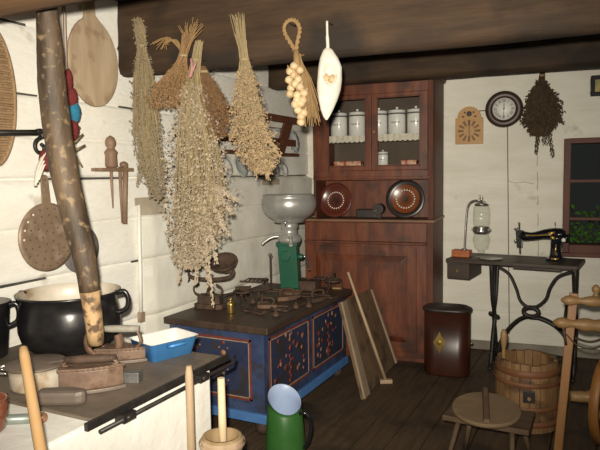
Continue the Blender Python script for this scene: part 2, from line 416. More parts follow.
def clayat(y, z):
    return (2.78 < y + .05 * noise.noise(V((y * 9, z * 9, 0))) < 3.02 and 1.30 < z < 1.40) or \
        (4.2 < y < 4.5 and 1.44 < z + .03 * noise.noise(V((y * 9, z * 9, 2))) < 1.50)
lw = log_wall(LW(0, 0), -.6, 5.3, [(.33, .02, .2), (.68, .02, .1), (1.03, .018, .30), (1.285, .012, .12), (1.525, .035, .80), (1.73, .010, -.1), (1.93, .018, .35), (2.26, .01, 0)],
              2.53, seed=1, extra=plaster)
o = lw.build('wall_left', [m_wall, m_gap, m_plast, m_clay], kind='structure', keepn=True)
md = o.modifiers.new('Solidify', 'SOLIDIFY'); md.thickness = .15; md.offset = -1
sW0, zW1 = atB(563.5, 139, 0); sWb, zW0 = atB(566, 252, 0)
W0, W1, H0, H1 = sW0 + .035, sW0 + 1.05, zW0 + .03, zW1 - .02
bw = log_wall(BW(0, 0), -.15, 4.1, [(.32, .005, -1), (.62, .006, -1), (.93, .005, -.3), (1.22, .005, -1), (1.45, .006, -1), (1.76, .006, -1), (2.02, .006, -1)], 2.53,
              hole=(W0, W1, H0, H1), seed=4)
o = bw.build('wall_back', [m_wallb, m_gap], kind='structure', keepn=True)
md = o.modifiers.new('Solidify', 'SOLIDIFY'); md.thickness = .15; md.offset = -1
# skirting board along the back wall
b = MB(BK); b.box((1.3, -.035, 0), (4.0, -.008, .075)); b.build('baseboard_back', mat('grey_skirting', (.22, .19, .15), (.30, .27, .22), 6, rough=.9), kind='structure', bevel=.004)
# ceiling beams
def rough_beam(name, a, b, w, h, m, seed):
    a = V(a); b = V(b); L = (b - a); n = int(L.length / .12); d = L.normalized(); sd = V((0, 0, 1)).cross(d)  # points away from viewer
    mb = MB(); vs = []
    cs = [(0, 0), (0, .12), (0, .3), (0, .5), (0, .7), (0, .88), (0, 1), (1, 1), (1, .5), (1, 0), (.66, 0), (.33, 0)]
    for i in range(n + 1):
        p = a + L * i / n
        for k, (u_, v_) in enumerate(cs):
            e = .008 * noise.noise(V((i * .12 * 1.3, k * .8, seed))) + .004 * noise.noise(V((i * .6, k * 2.1, seed)))
            rnd = .012 if (u_ in (0, 1) and v_ in (0, 1)) else 0
            q = p + sd * (u_ * w + e + (rnd if u_ == 0 else -rnd)) + V((0, 0, v_ * h + (e if v_ == 0 else 0) + (rnd if v_ == 0 else 0)))
            vs.append(q)
    k = len(cs)
    fs = [(i * k + j, i * k + (j + 1) % k, (i + 1) * k + (j + 1) % k, (i + 1) * k + j) for i in range(n) for j in range(k)]
    mb.add(vs, fs, 0, True); mb.add(vs[:k], [tuple(range(k))]); mb.add(vs[-k:], [tuple(range(k))])
    o = mb.build(name, m, kind='structure'); return o
o = rough_beam('trim_1', (-2.50, 2.655, 2.104), (1.3, 2.995, 2.112), .11, .44, m_beam, 3)
p = BK @ V((-.1, -.72, 2.245)); q = BK @ V((3.9, -.72, 2.245))
o = rough_beam('trim_2', p, q, .24, .27, m_beam, 8)
o = rough_beam('trim_3', (-2.50, 1.28, 2.076), (1.3, 1.28, 2.076), .20, .44, m_beam3, 12)

# dark joint and cracks in the whitewash of the back wall
b = MB(BW(0, 0)); rr0 = random.Random(4)
for px_, y0_, y1_ in ((537, 150, 166), (537.3, 172, 190), (537.6, 196, 205), (537.8, 214, 226), (538, 240, 256)):
    p0 = atB(px_, y0_, 0); p1 = atB(px_, y1_, 0); b.tube([(p0[0], p0[1], -.002), ((p0[0] + p1[0]) / 2 + .004, (p0[1] + p1[1]) / 2, -.002), (p1[0], p1[1], -.002)], .0032, 4)
for pts_ in (((508, 181), (515, 183), (525, 182), (534, 184)),):
    b.tube([(atB(x_, y_, 0)[0], atB(x_, y_, 0)[1], -.002) for x_, y_ in pts_], .0025, 4)
b.build('trim_4', mat('old_crack', (.46, .42, .34), (.60, .56, .47), 20, rough=.95), kind='structure')

# window in the back wall
w = MB(BK); dd = .05; jw = (atB(570.5, 160, 0)[0] - W0)
w.box((W0 - .03, -.03, H0 - .03), (W0 + jw, .15, H1 + .02)); w.box((W1 - jw, -.03, H0 - .03), (W1 + .03, .15, H1 + .02))
w.box((W0 + jw, -.03, H1 - jw), (W1 - jw, .15, H1 + .02)); w.box((W0 + jw, -.035, H0 - .04), (W1 - jw, .15, H0 + .035))
wo = w.build('window_1', m_winw, kind='structure', bevel=.004)
w = MB(BK); mid = (W0 + W1) / 2
w.box((mid - .02, .01, H0 + .035), (mid + .02, .05, H1 - jw))
for py in (181, 219):
    zz = atB(585, py, 0)[1]; w.box((W0 + jw, .015, zz - .012), (W1 - jw, .045, zz + .012))
w.build('glazing_bar', m_winw, wo, bevel=.002)
w = MB(BK); w.box((W0 + jw, .026, H0 + .035), (W1 - jw, .030, H1 - jw)); w.build('pane', m_pane, wo)
w = MB(BK); w.box((W0 - .06, -.05, H0 - .065), (W1 + .06, .0, H0 - .03)); w.build('window_sill', m_winw, wo, bevel=.004)
# outside the window
g = MB(BK); g.box((-1, .3, -.3), (8, 6, -.2)); g.build('ground', m_ground, kind='structure')
sh = thing('garden_shrub', 'green leafy shrub growing outside the window', 'shrub', BK @ V((2.85, 1.3, -.2)), ANG)
mb = MB(); st_ = MB()
for i in range(34):
    a = BK @ V((2.85 + U(-.2, .2), 1.3 + U(-.15, .15), -.2)); e = BK @ V((2.85 + U(-.9, .9), 1.3 + U(-.4, .4), U(.6, 1.22)))
    st_.tube([a, (a + e) / 2 + V((U(-.1, .1), 0, .1)), e], [.012, .008, .004], 5)
    for k in range(80):
        p = a.lerp(e, U(.35, 1)) + V((U(-.14, .14), U(-.14, .14), U(-.1, .06))); d = V((U(-1, 1), U(-1, 1), U(-.6, .6))).normalized(); s_ = d.orthogonal().normalized() * .018; l = .06
        mb.add([p, p + d * l * .5 + s_, p + d * l, p + d * l * .5 - s_], [(0, 1, 2, 3)])
mb.build('leaves', m_leafg, sh); st_.build('branches', m_bark, sh)

# ================================================================== STOVE
SX, SZ = -1.445, .75
st = thing('masonry_stove', 'whitewashed masonry kitchen stove with iron hotplate on top', 'stove', (-1.95, 1.4, 0))
mb = MB(); N_ = 24
vs = []; 
mb.box((WX + .02, .35, 0), (SX, 2.03, SZ - .012))
o = mb.build('stove_body', m_stove, st, bevel=.012)
mb = MB(); mb.box((WX + .03, 1.375, SZ - .02), (SX + .012, 2.12, SZ)); mb.build('hotplate', m_plate, st, bevel=.003)
mb = MB(); mb.box((SX + .002, 1.335, SZ - .024), (SX + .018, 2.145, SZ + .002)); mb.build('edge_bar', m_black, st, bevel=.002)
mb = MB(); mb.tube([(SX + .034, 1.37, SZ - .034), (SX + .034, 2.06, SZ - .034), (SX + .045, 2.13, SZ - .030), (SX + .035, 2.16, SZ - .01)], .0075, 8)
mb.build('rail', m_black, st)
for yy in (1.50, 1.93):
    mb = MB(); mb.box((SX, yy - .03, SZ - .046), (SX + .042, yy + .03, SZ - .018)); mb.ball((SX + .042, yy, SZ - .032), (.010, .018, .012)); mb.build('rail_bracket', m_black, st, bevel=.003)
ST = SZ + .001

# big black pot
def cookpot(name, label, c, prof, inner, mats, handles, hang=()):
    t = thing(name, label, 'pot', c)
    mb = MB(M4.Translation(c)); mb.lathe(prof, n=40, cap=False); mb.lathe([(0, prof[0][1]), prof[0]], n=40, cap=False); mb.build('pot_body', mats[0], t)
    mb = MB(M4.Translation(c)); mb.lathe(inner, n=40, cap=False); mb.build('lining', mats[1], t)
    for a, rr, z, ln in handles:
        mb = MB(M4.Translation(c) @ M4.Rotation(a, 4, 'Z'))
        mb.tube(smooth([(rr, 0, z + .07), (rr + ln * .7, 0, z + .075), (rr + ln, 0, z + .04), (rr + ln * .8, 0, z - .005), (rr - .015, 0, z - .03)], 5), .009, 8, flat=1.3)
        mb.build('handle', mats[0], t)
    return t
pc = at(69, 291, X=-2.14); pz = pc.z - ST; R0 = .224
prof = [(.12, 0), (.165, .012), (.205, .05), (.220, .10), (.221, .15), (.212, .195), (.203, pz - .025), (R0, pz - .01), (R0 + .003, pz), (R0 - .006, pz + .001)]
inner = [(R0 - .006, pz + .001), (.198, pz - .02), (.203, .19), (.215, .13), (.20, .06), (.15, .02), (0, .018)]
cookpot('iron_stew_pot', 'large round black enamel pot with cream inside and two handles on the stove', (pc.x, pc.y, ST), prof, inner, (m_enblk, m_enwht),
        [(YAW + .1, .205, pz - .085, .055), (YAW + pi - .1, .205, pz - .085, .04)])
# dark pot at the left
pz2 = .245
prof = [(.085, 0), (.10, .01), (.108, .1), (.118, pz2 - .012), (.124, pz2), (.119, pz2 + .001)]
inner = [(.119, pz2 + .001), (.112, pz2 - .02), (.10, .06), (.08, .012), (0, .01)]
p2 = at(-17, 358, Z=ST)
cookpot('tall_saucepan', 'tall dark pot cut off by the left edge beside the big black pot', (p2.x, p2.y, ST), prof, inner, (m_enblk, m_greypan), [(YAW + .3, .108, pz2 - .09, .045)])
# white saucepan with grey lid
c_ = at(38, 386, Z=ST); c_.z = ST
t = thing('enamel_saucepan', 'cream enamel saucepan under a grey lid, with wire clip, behind the pale stick', 'saucepan', c_)
T = M4.Translation(c_); mb = MB(T); mb.lathe([(.088, 0), (.095, .01), (.098, .06), (.100, .078), (.106, .082)], n=32); mb.build('pan_body', m_enwht, t)
mb = MB(T); mb.lathe([(.111, .083), (.112, .088), (.10, .094), (.03, .10), (0, .101)], n=32, cap=False); mb.lathe([(0, .083), (.111, .083)], n=32, cap=False); mb.build('lid', m_greyiron, t)
mb = MB(T @ M4.Rotation(YAW + pi + .15, 4, 'Z')); mb.tube(smooth([(.10, -.02, .06), (.135, -.02, .065), (.14, .02, .065), (.10, .02, .06)]), .005, 6); mb.tube([(.09, 0, .09), (.14, 0, .078), (.165, 0, .07)], .006, 6)
mb.build('wire_clip', m_chrome, t)

# box iron in front, flat iron slug, second iron, slug block
def outline_iron(L, W, n=9):
    pts = [(-L / 2, -W / 2), (-L / 2, W / 2)]
    for i in range(n + 1):
        t_ = i / n; pts.append((-L / 2 + L * (.25 + .75 * t_), W / 2 * (1 - t_ ** 2.2)))
    for i in range(n - 1, -1, -1):
        t_ = i / n; pts.append((-L / 2 + L * (.25 + .75 * t_), -W / 2 * (1 - t_ ** 2.2)))
    q = [pts[0]]
    for p in pts[1:]:
        if hypot(p[0] - q[-1][0], p[1] - q[-1][1]) > 1e-4: q.append(p)
    return q
def box_iron(label, loc, rz, L, W, H, bodym, handlem, hl, posts=True, gp='box irons on the stove'):
    t = thing('charcoal_iron', label, 'iron', loc, rz, gp); T = MW[t.name]
    mb = MB(T); mb.prism(outline_iron(L, W), 0, .014); mb.build('sole_plate', m_greyiron, t, bevel=.003)
    mb = MB(T); o2 = outline_iron(L * .94, W * .9); mb.prism(o2, .014, H); mb.build('iron_box', bodym, t, bevel=.004)
    mb = MB(T); mb.prism(outline_iron(L * .98, W * .96), H, H + .010)
    for k in range(12): mb.ball((-L * .40 + L * .075 * k, -W * .44 * (1 - max(0, (k - 3) / 9) ** 2.2), H + .004), .006, 6)
    mb.build('lid', bodym, t, bevel=.002)
    hz = H + hl
    for sx, q in ((-L * .36, -1), (L * .30, 1)):
        mb = MB(T); mb.tube(smooth([(sx, 0, H + .008), (sx + q * .018, 0, H + hl * .35), (sx + q * .012, 0, H + hl * .7), (sx - q * .005, 0, hz + .008)], 5), [.013] * 15 + [.011], 8, flat=.55)
        mb.build('handle_post', bodym, t)
    mb = MB(T); mb.tube([(-L * .42, 0, hz), (-L * .2, 0, hz), (L * .1, 0, hz), (L * .36, 0, hz)], [.013, .016, .016, .013], 10); mb.build('handle', handlem, t)
    return t
ic = at(92, 393, Z=ST); ic.z = ST
box_iron('rusty brown charcoal iron with beaded lid edge, frontmost on the stove', ic + V((-.022, .03, 0)), YAW + .12, .235, .105, .084, m_rust2, m_drust, .030)
ic2 = at(128, 367, Z=ST); ic2.z = ST
box_iron('charcoal iron with grey wooden handle, behind the hanging pole next to the blue dish', ic2 + V((-.075, .05, 0)), YAW - .06, .215, .09, .055, m_rust2, m_greywood, .085)
c_ = at(88, 372, Z=ST); c_ += V((-.03, .12, 0)); c_.z = ST; TT = rotT(c_, 0, 0, YAW)
mb = MB(TT); mb.tube(smooth([(-.062, 0, .125), (-.070, 0, .085), (-.055, 0, .045), (0, 0, .022), (.055, 0, .045), (.068, 0, .085), (.060, 0, .12)], 5), [.011, .012] + [.013] * 27 + [.012, .010], 8, flat=1.5); mb.box((-.05, -.03, 0), (.05, .03, .02))
mb.tube([(-.03, -.02, .03), (.0, -.04, .045), (.03, -.035, .03)], .008, 6)
mb.build('iron_stand_ring', m_rust, None, bevel=.003, label='rusty U shaped iron holder under the lower end of the hanging pole', cat='iron holder')
# loaf shaped iron slug
c_ = at(62, 403, Z=ST); c_.z = ST
mb = MB(rotT(c_, 0, 0, YAW + .02)); out = [(-.085, -.03), (-.08, .03), (.03, .035), (.085, .012), (.09, -.02), (.06, -.035)]
mb.prism(out, 0, .05); mb.build('iron_slug', m_greyiron, None, bevel=.014, label='smooth grey flat iron block lying in front of the rusty charcoal iron', cat='iron block')
c_ = at(133, 382, Z=ST); c_.z = ST
mb = MB(rotT(c_, 0, 0, YAW - .1)); mb.box((-.03, -.02, 0), (.03, .03, .042)); mb.build('metal_block', mat('dark_lead', (.10, .10, .10), (.17, .16, .15), 20, rough=.5, metal=.4, bump=.4), None, bevel=.004,
         label='small dark square metal block beside the rusty charcoal iron', cat='metal block')
# bracket frame standing left of the iron
a = at(47, 389, Z=ST); a.z = ST; b_ = at(43, 361, Y=a.y + .02)
mb = MB(); mb.beam(a, V((a.x - .01, a.y + .01, b_.z)), .022, .006, upv=rt); e_ = at(66, 360, Y=a.y + .03); mb.beam(V((a.x - .01, a.y + .01, b_.z)), e_, .012, .006); mb.beam(a, a + V((.07, .03, 0.002)), .02, .006)
mb.build('iron_stand', m_greyiron, None, bevel=.001, label='thin upright iron bracket between the saucepan and the rusty charcoal iron', cat='iron stand')
# small bits near the big pot
for px, py, mt, lb in ((66, 352, m_cream, 'small pale cork lying at the foot of the big black pot'), (113, 362, m_black, 'small black iron nut lying beside the rusty charcoal iron')):
    c_ = at(px, py, Z=ST); c_.z = ST; mb = MB(rotT(c_, 0, 0, .4)); mb.prism([(cos(k * pi / 3) * .016, sin(k * pi / 3) * .016) for k in range(6)], 0, .022); mb.build('stopper' if mt is m_cream else 'iron_nut', mt, None, bevel=.003, label=lb, cat='stopper' if mt is m_cream else 'nut')

# blue enamel dish
Dz = ST + .078
cr = [at(138, 339, Z=Dz), at(165, 346, Z=Dz), at(202, 337, Z=Dz), at(151, 326, Z=Dz)]
cc = sum(cr, V((0, 0, 0))) / 4; yawd = atan2((cr[2] - cr[1]).y, (cr[2] - cr[1]).x)
Ld = ((cr[2] - cr[1]).length + (cr[3] - cr[0]).length) / 2; Wd = .185
t = thing('enamel_baking_dish', 'blue enamel baking dish with white inside on the stove corner', 'dish', (cc.x, cc.y, ST), yawd); T = MW[t.name]
def rr_(L, W, r, n=5):
    o = []
    for cx, cy, a0 in ((L / 2 - r, W / 2 - r, 0), (-L / 2 + r, W / 2 - r, pi / 2), (-L / 2 + r, -W / 2 + r, pi), (L / 2 - r, -W / 2 + r, 1.5 * pi)):
        for i in range(n + 1):
            a = a0 + pi / 2 * i / n; o.append((cx + r * cos(a), cy + r * sin(a)))
    return o
def loft(mb, rings, m=0, cap0=False, cap1=False, smooth_=True):
    vs = []; n = len(rings[0][0])
    for ring, z in rings: vs += [(x, y, z) for x, y in ring]
    mb.add(vs, [(i * n + j, i * n + (j + 1) % n, (i + 1) * n + (j + 1) % n, (i + 1) * n + j) for i in range(len(rings) - 1) for j in range(n)], m, smooth_)
    if cap0: mb.add(vs[:n], [tuple(range(n))], m)
    if cap1: mb.add(vs[-n:], [tuple(range(n))], m)
Hd = .077; Ld = max(Ld, .22) * 1.08
mb = MB(T); loft(mb, [(rr_(Ld * .84, Wd * .82, .02), 0), (rr_(Ld, Wd, .02), Hd), (rr_(Ld + .012, Wd + .012, .024), Hd + .002)], cap0=True); mb.build('dish_body', m_blue, t)
mb = MB(T); loft(mb, [(rr_(Ld + .012, Wd + .012, .024), Hd + .003), (rr_(Ld - .01, Wd - .01, .018), Hd), (rr_(Ld * .82, Wd * .8, .018), .006)], cap1=True); mb.build('lining', m_white, t)
mb = MB(T); mb.tube([(-.04, -Wd / 2, Hd - .018), (-.035, -Wd / 2 - .022, Hd - .012), (.035, -Wd / 2 - .022, Hd - .012), (.04, -Wd / 2, Hd - .018)], .006, 8); mb.build('handle', m_blue, t)

# brown jar, pale stick, grey rod on stove's near end
jc = at(-14, 432, Z=SZ - .012); jc.z = SZ - .011
T = M4.Translation(jc)
mb = MB(T); mb.lathe([(.05, 0), (.058, .01), (.066, .05), (.068, .085), (.066, .10), (.069, .104), (.061, .105), (.058, .09), (.05, .02), (0, .016)], n=32); mb.build('glazed_jar', m_jar, None, base=jc, label='brown glazed stoneware jar cut off by the bottom left edge', cat='jar')
a = at(2, 420, Z=SZ + .005); b_ = at(44, 418, Z=SZ + .005)
t = thing('metal_tube', 'grey green metal tube with copper coloured end lying on the stove behind the pale stick', 'tube', (a + b_) / 2 + V((0, 0, -.013)), 0)
a.z = b_.z = SZ + .006; d_ = (b_ - a).normalized()
mb = MB(); mb.tube([a - d_ * .06, a, b_ - d_ * .01], .016, 12); mb.build('tube', m_greenrod, t)
mb = MB(); mb.tube([b_ - d_ * .011, b_ - d_ * .004, b_ + d_ * .008], [.017, .019, .012], 12); mb.build('end_cap', m_copper, t)
# pale stick leaning on the stove front
a = at(23, 347, Y=1.17); b_ = at(44, 470, X=-1.18)
b0 = a + (b_ - a) * ((a.z - .0) / (a.z - b_.z))
mb = MB(); L_ = (b0 - a); mb.tube([a, a + L_ * .004, a + L_ * .02, a + L_ * .5, b0 - L_ * .002], [.005, .0125, .0145, .0155, .016], 12)
mb.build('broom_stick', m_handle, None, label='pale yellow round wooden stick leaning in front of the stove', cat='stick', base=b0)
# worn stick hanging at the rail
a = at(189, 371, X=SX + .085); b_ = V((a.x + .03, a.y - .02, 0)); b_.x = SX + .10
mb = MB(); mb.tube([a + V((0, 0, .02)), a.lerp(b_, .02), a.lerp(b_, .5), b_ + V((0, 0, .002))], [.010, .0155, .0155, .016], 10); mb.build('poker_handle', m_stick, None, label='greyish wooden pole standing upright against the stove rail', cat='stick', base=b_)

# smoked pole from the beam down to the stove
pts = [(44, -28), (46, 0), (48, 25), (50, 50), (51.5, 80), (55, 112), (63, 165), (74, 215), (85, 260), (91, 300), (95, 330)]
rads = [.036, .036, .041, .047, .050, .052, .053, .050, .043, .037, .034]
P = [at(x, y, Y=1.62 + .10 * (y / 340)) for x, y in pts]
P2 = smooth(P, 4); r2 = []
for i in range(len(rads) - 1):
    for j in range(4): r2.append(rads[i] + (rads[i + 1] - rads[i]) * j / 4)
r2.append(rads[-1])
r2 = [r_ * (1 + .06 * noise.noise(V((i * .7, 0, 0)))) for i, r_ in enumerate(r2)]
t = thing('hanging_pole', 'crooked dark smoked wooden pole hanging from the ceiling over the stove', 'pole', P[-1]);
mb = MB(); n = 14; mb.tube(P2[:-5], r2[:-5], n); o = mb.build('bark_shaft', m_bark, t)
e_ = at(96, 343, Y=1.725)
mb = MB(); mb.tube(P2[-6:] + [e_], r2[-6:] + [.033], 14); mb.build('peeled_end', m_peeled, t)

# ================================================================== LEFT WALL HANGINGS
def lwp(px, py, off): # wall local coords (y, z)
    p = at(px, py, X=WX + off); return p.y, p.z
# oval board
y0, zb = lwp(91, 106, .06); _, zt = lwp(91, 17, .06); ya, _z = lwp(68.5, 60, .06); yb, _z = lwp(117.5, 60, .06)
cy = (ya + yb) / 2; hw = (yb - ya) / 2; cz = (zb + zt) / 2; hh = (zt - zb) / 2
out = []
for i in range(36):
    a = 2 * pi * i / 36; q = 1 - .04 * max(0, sin(a)) ** 2
    out.append((cy + hw * cos(a) * q, cz + hh * sin(a)))
out2 = [p for p in out if not (p[1] > cz + hh * .93)]
mb = MB(LW(0, 0, .045)); 
i0 = [k for k, p in enumerate(out) if p[1] <= cz + hh * .96]
# outline with a handle on top
left = [p for p in out if p[1] <= cz + hh * .96]
order = sorted(range(36), key=lambda k: (k - 9 - .5) % 36)
o3 = [out[k] for k in order if out[k][1] <= cz + hh * .965]
hy0, hz0 = lwp(85, 12, .06); hy1, _ = lwp(95, 12, .06)
o3 = o3 + [(hy1, o3[-1][1] + .03), (hy1, zt + .17), (hy0, zt + .17), (hy0, o3[0][1] + .03)]
mb.prism(o3, 0, .018); mb.build('bread_peel', m_pale, None, bevel=.003, label='large oval pale wooden board with a short handle hanging on the white log wall', cat='board')
# peg it hangs on
mb = MB(); p_ = at(90.5, 2, X=WX + .03); mb.tube([p_ + V((-.045, 0, 0)), p_ + V((.05, 0, .01))], .006, 6); mb.build('wooden_peg', m_drust, None, label='small peg holding the oval wooden board', cat='peg')
# wicker beater at the left edge
cy, cz = lwp(-9, 95, .04); t = thing('wicker_tray', 'long oval brown wicker tray hanging at the left edge of the wall', 'tray', (WX + .02, cy, cz))
e1 = lwp(14.5, 95, .04)[0] - cy; hh = (lwp(0, 33, .04)[1] - lwp(0, 158, .04)[1]) / 2 + .03
mb = MB(LW(cy, cz, .03)); n = 40; mb.prism([(e1 * .94 * cos(2 * pi * i / n), hh * .97 * sin(2 * pi * i / n)) for i in range(n)], 0, .008)
for k in range(-12, 13):
    zz = k * hh / 13; xx = e1 * .92 * sqrt(max(0, 1 - (zz / hh) ** 2)); pp = []
    for j in range(25): q = -xx + 2 * xx * j / 24; pp.append((q, zz, .010 + .005 * (1 if (j + k) % 2 else -1)))
    mb.tube(pp, .010, 5)
mb.build('woven_panel', m_wicker, t)
mb = MB(); mb.ring((0, 0, .008), 1, .011, LW(cy, cz, .03), n=48, sx=e1, sy=hh); mb.build('rim', m_wicker, t)
# iron rod with hook and curl
a = at(-25, 133, X=WX + .10); b_ = at(36, 132.5, X=WX + .10)
t = thing('iron_pot_hook', 'black iron rod with a curled hook at its end, left of the pole', 'hook', a.lerp(b_, .5))
mb = MB(); mb.tube([a, b_], .014, 10); mb.tube(smooth([b_, at(41, 132, X=WX + .10), at(43, 138, X=WX + .10)], 4), [.014] + [.016] * 8, 10); mb.tube([a, a + V((-.10, 0, 0))], .012, 8); mb.build('rod', m_black, t)
mb = MB(); mb.tube(smooth([at(x, y, X=WX + .105) for x, y in ((41, 137), (36, 141), (35, 147), (38, 152), (43, 152), (44, 147), (41, 144))], 5), .009, 8); mb.build('hook', m_black, t)
# skimmer
sc = lwp(46, 224, .03); sr = (lwp(72, 224, .03)[0] - lwp(20, 224, .03)[0]) / 2; shh = (lwp(46, 205, .03)[1] - lwp(46, 270, .03)[1]) / 2
sc = (lwp(47, 237, .03)); sr = (lwp(76, 237, .03)[0] - lwp(19.5, 237, .03)[0]) / 2
t = thing('skimmer', 'large round perforated skimmer with handle hanging below the log gap', 'skimmer', (WX + .02, sc[0], sc[1]))
m_hole = mat('hole_dark', (.12, .08, .06)); m_holew = mat('hole_wall', (.78, .74, .66))
mb = MB(); T = LW(sc[0], sc[1], .03)
mb.T = T; mb.lathe([(sr * .9, 0), (sr, .004), (sr, .010), (sr * .9, .013)], n=44, sx=1.0, sy=1.0)
# round lighter part: holes as small recessed discs
for rr2, k in ((.2, 5), (.42, 10), (.64, 15), (.84, 20)):
    for j in range(k):
        a = 2 * pi * j / k + rr2 * 3; x_, y_ = sr * rr2 * cos(a), sr * rr2 * sin(a)
        mb.lathe([(.0055, .0128), (.0055, .0136)], M4.Translation((x_, y_, 0)), n=8, m=2 if (rr2 > .8 and 2.0 < a % (2 * pi) < 3.2) else 1)
mb.build('perforated_disc', [m_skim, m_hole, m_holew], t)
h0 = lwp(46, 208, .04); h1 = lwp(43.5, 180, .04)
mb = MB(LW(0, 0, .04)); w0 = .024; mb.prism([(h0[0] - w0, h0[1]), (h0[0] + w0, h0[1]), (h1[0] + w0 * .85, h1[1]), (h1[0] + .015, h1[1] + .02), (h1[0], h1[1] + .026), (h1[0] - .015, h1[1] + .02), (h1[0] - w0 * .85, h1[1])], 0, .010)
mb.lathe([(.006, .010), (.006, .011)], M4.Translation((h1[0], h1[1], 0)), n=8, m=1); mb.build('handle', [m_skim, m_hole], t, bevel=.003)
# small pan behind
sc = lwp(80, 249, .015); sr = lwp(98, 249, .015)[0] - sc[0]
T = LW(sc[0], sc[1], .012); mb = MB(T); mb.lathe([(sr * .85, 0), (sr, .006), (sr * .98, .014), (sr * .8, .011), (0, .012)], n=32); mb.build('small_round_pan', m_greypan, None, label='small grey round pan lid hanging half behind the skimmer and the pole', cat='pan lid')
# pom pom string behind the pole
t = thing('pompom_string', 'string of dark red and blue wool pompoms hanging behind the pole', 'decoration', at(72, 140, X=WX + .2))
W2 = .20
mb = MB(); mb.tube([at(64, -20, X=WX + W2), at(65, 30, X=WX + W2), at(66.5, 74, X=WX + W2)], .005, 6); mb.tube([at(62, -20, X=WX + W2), at(62.5, 30, X=WX + W2), at(66, 74, X=WX + W2)], .004, 6); mb.build('cord', m_cord, t)
for x, y, r_, m_ in ((68, 80, (4, 9), m_redpom), (71, 97, (5.5, 8), m_redpom), (74, 112, (5.5, 9.5), m_bluepom), (73, 130, (5, 9), m_redpom), (46, 160, (6, 9), m_redpom)):
    p_ = at(x, y, X=WX + W2); q = p_.length / FPX * .97; mb = MB(M4.Translation(p_)); mb.ball((0, 0, 0), (r_[0] * q, r_[0] * q, r_[1] * q), 14, jit=.05); mb.build('pompom', m_, t)
mb = MB(); mb.tube(smooth([at(x, y, X=WX + W2) for x, y in ((73, 135), (68, 146), (56, 156), (46, 160))], 4), .004, 6)
for x0, y0, x1, y1 in ((74, 130, 80, 127), (75, 142, 83, 134), (76, 150, 85, 145), (77, 158, 82, 166)): mb.tube([at(72, y0 - 4, X=WX + W2), at(x0, y0, X=WX + W2), at(x1, y1, X=WX + W2)], [.005, .006, .004], 6)
mb.build('twig', m_stem, t)
mb = MB()
for k in range(3):
    mb.tube(smooth([at(x + k * 1.6, y + k * 2, X=WX + W2 + .01) for x, y in ((45, 152), (41, 160), (37, 170), (35, 186 - k * 5))], 5), [.012] * 6 + [.010] * 10, 6, flat=.3)
mb.build('white_ribbon', m_cloth, t)
# peg board with turned pestle and spikes
t = thing('tool_holder', 'small wooden wall shelf holding hanging spikes, right of the pole', 'tool shelf', at(115, 170, X=WX + .02))
a = lwp(99, 168, .06); b_ = lwp(132, 171, .06)
mb = MB(LW(0, 0, 0)); zc = (a[1] + b_[1]) / 2; mb.box((a[0], zc - .009, 0), (b_[0], zc + .009, .075)); mb.build('shelf_board', m_turned, t, bevel=.003)
for x0, x1, y1, r_ in ((111, 113, 208, .009), (120, 122, 223, .010), (125.5, 125, 224, .016)):
    p_ = at(x0, 170, X=WX + .05); q = at(x1, y1, X=WX + .05); mb = MB(); mb.tube([p_ + V((0, 0, .02)), p_.lerp(q, .5), q], [r_, r_ * .8, r_ * .35 if r_ < .012 else r_ * .8], 8, flat=.6); mb.build('spike', m_turned, t)
a = at(111.5, 168, X=WX + .045); a.z = zc + .0095
T = M4.Translation(a); q = (at(111.5, 137, X=WX + .045).z - zc) / .135
mb = MB(T); mb.lathe([(.020, 0), (.026, .01), (.024, .05), (.028, .065), (.020, .075), (.014, .082), (.022, .094), (.023, .108), (.016, .125), (0, .135)][:], T=M4.Scale(q, 4), n=20); mb.build('turned_pestle', m_turned, None, base=a, label='turned wooden pestle with a knob top standing on the small wall shelf', cat='pestle')
mb = MB(); p_ = at(124, 167, X=WX + .04); p_.z = zc + .028; mb.ball(p_, (.022, .028, .019), 10, jit=.04); mb.build('wooden_ball', m_turned, None, label='small wooden ball lying on the wall shelf beside the turned pestle', cat='ball')
# white cable
mb = MB(); mb.tube([at(x, y, X=WX + .016) for x, y in ((139, 205), (139.5, 240), (140.5, 275), (141, 312))], .011, 8, m=0); p_ = at(141.5, 317, X=WX + .02); mb.box(p_ - V((.015, .018, .03)), p_ + V((.012, .018, .03)), 1)
mb.build('wall_cable', [m_cable, m_cream], None, label='thin white cable with a small socket running down the wall behind the stove', cat='cable')

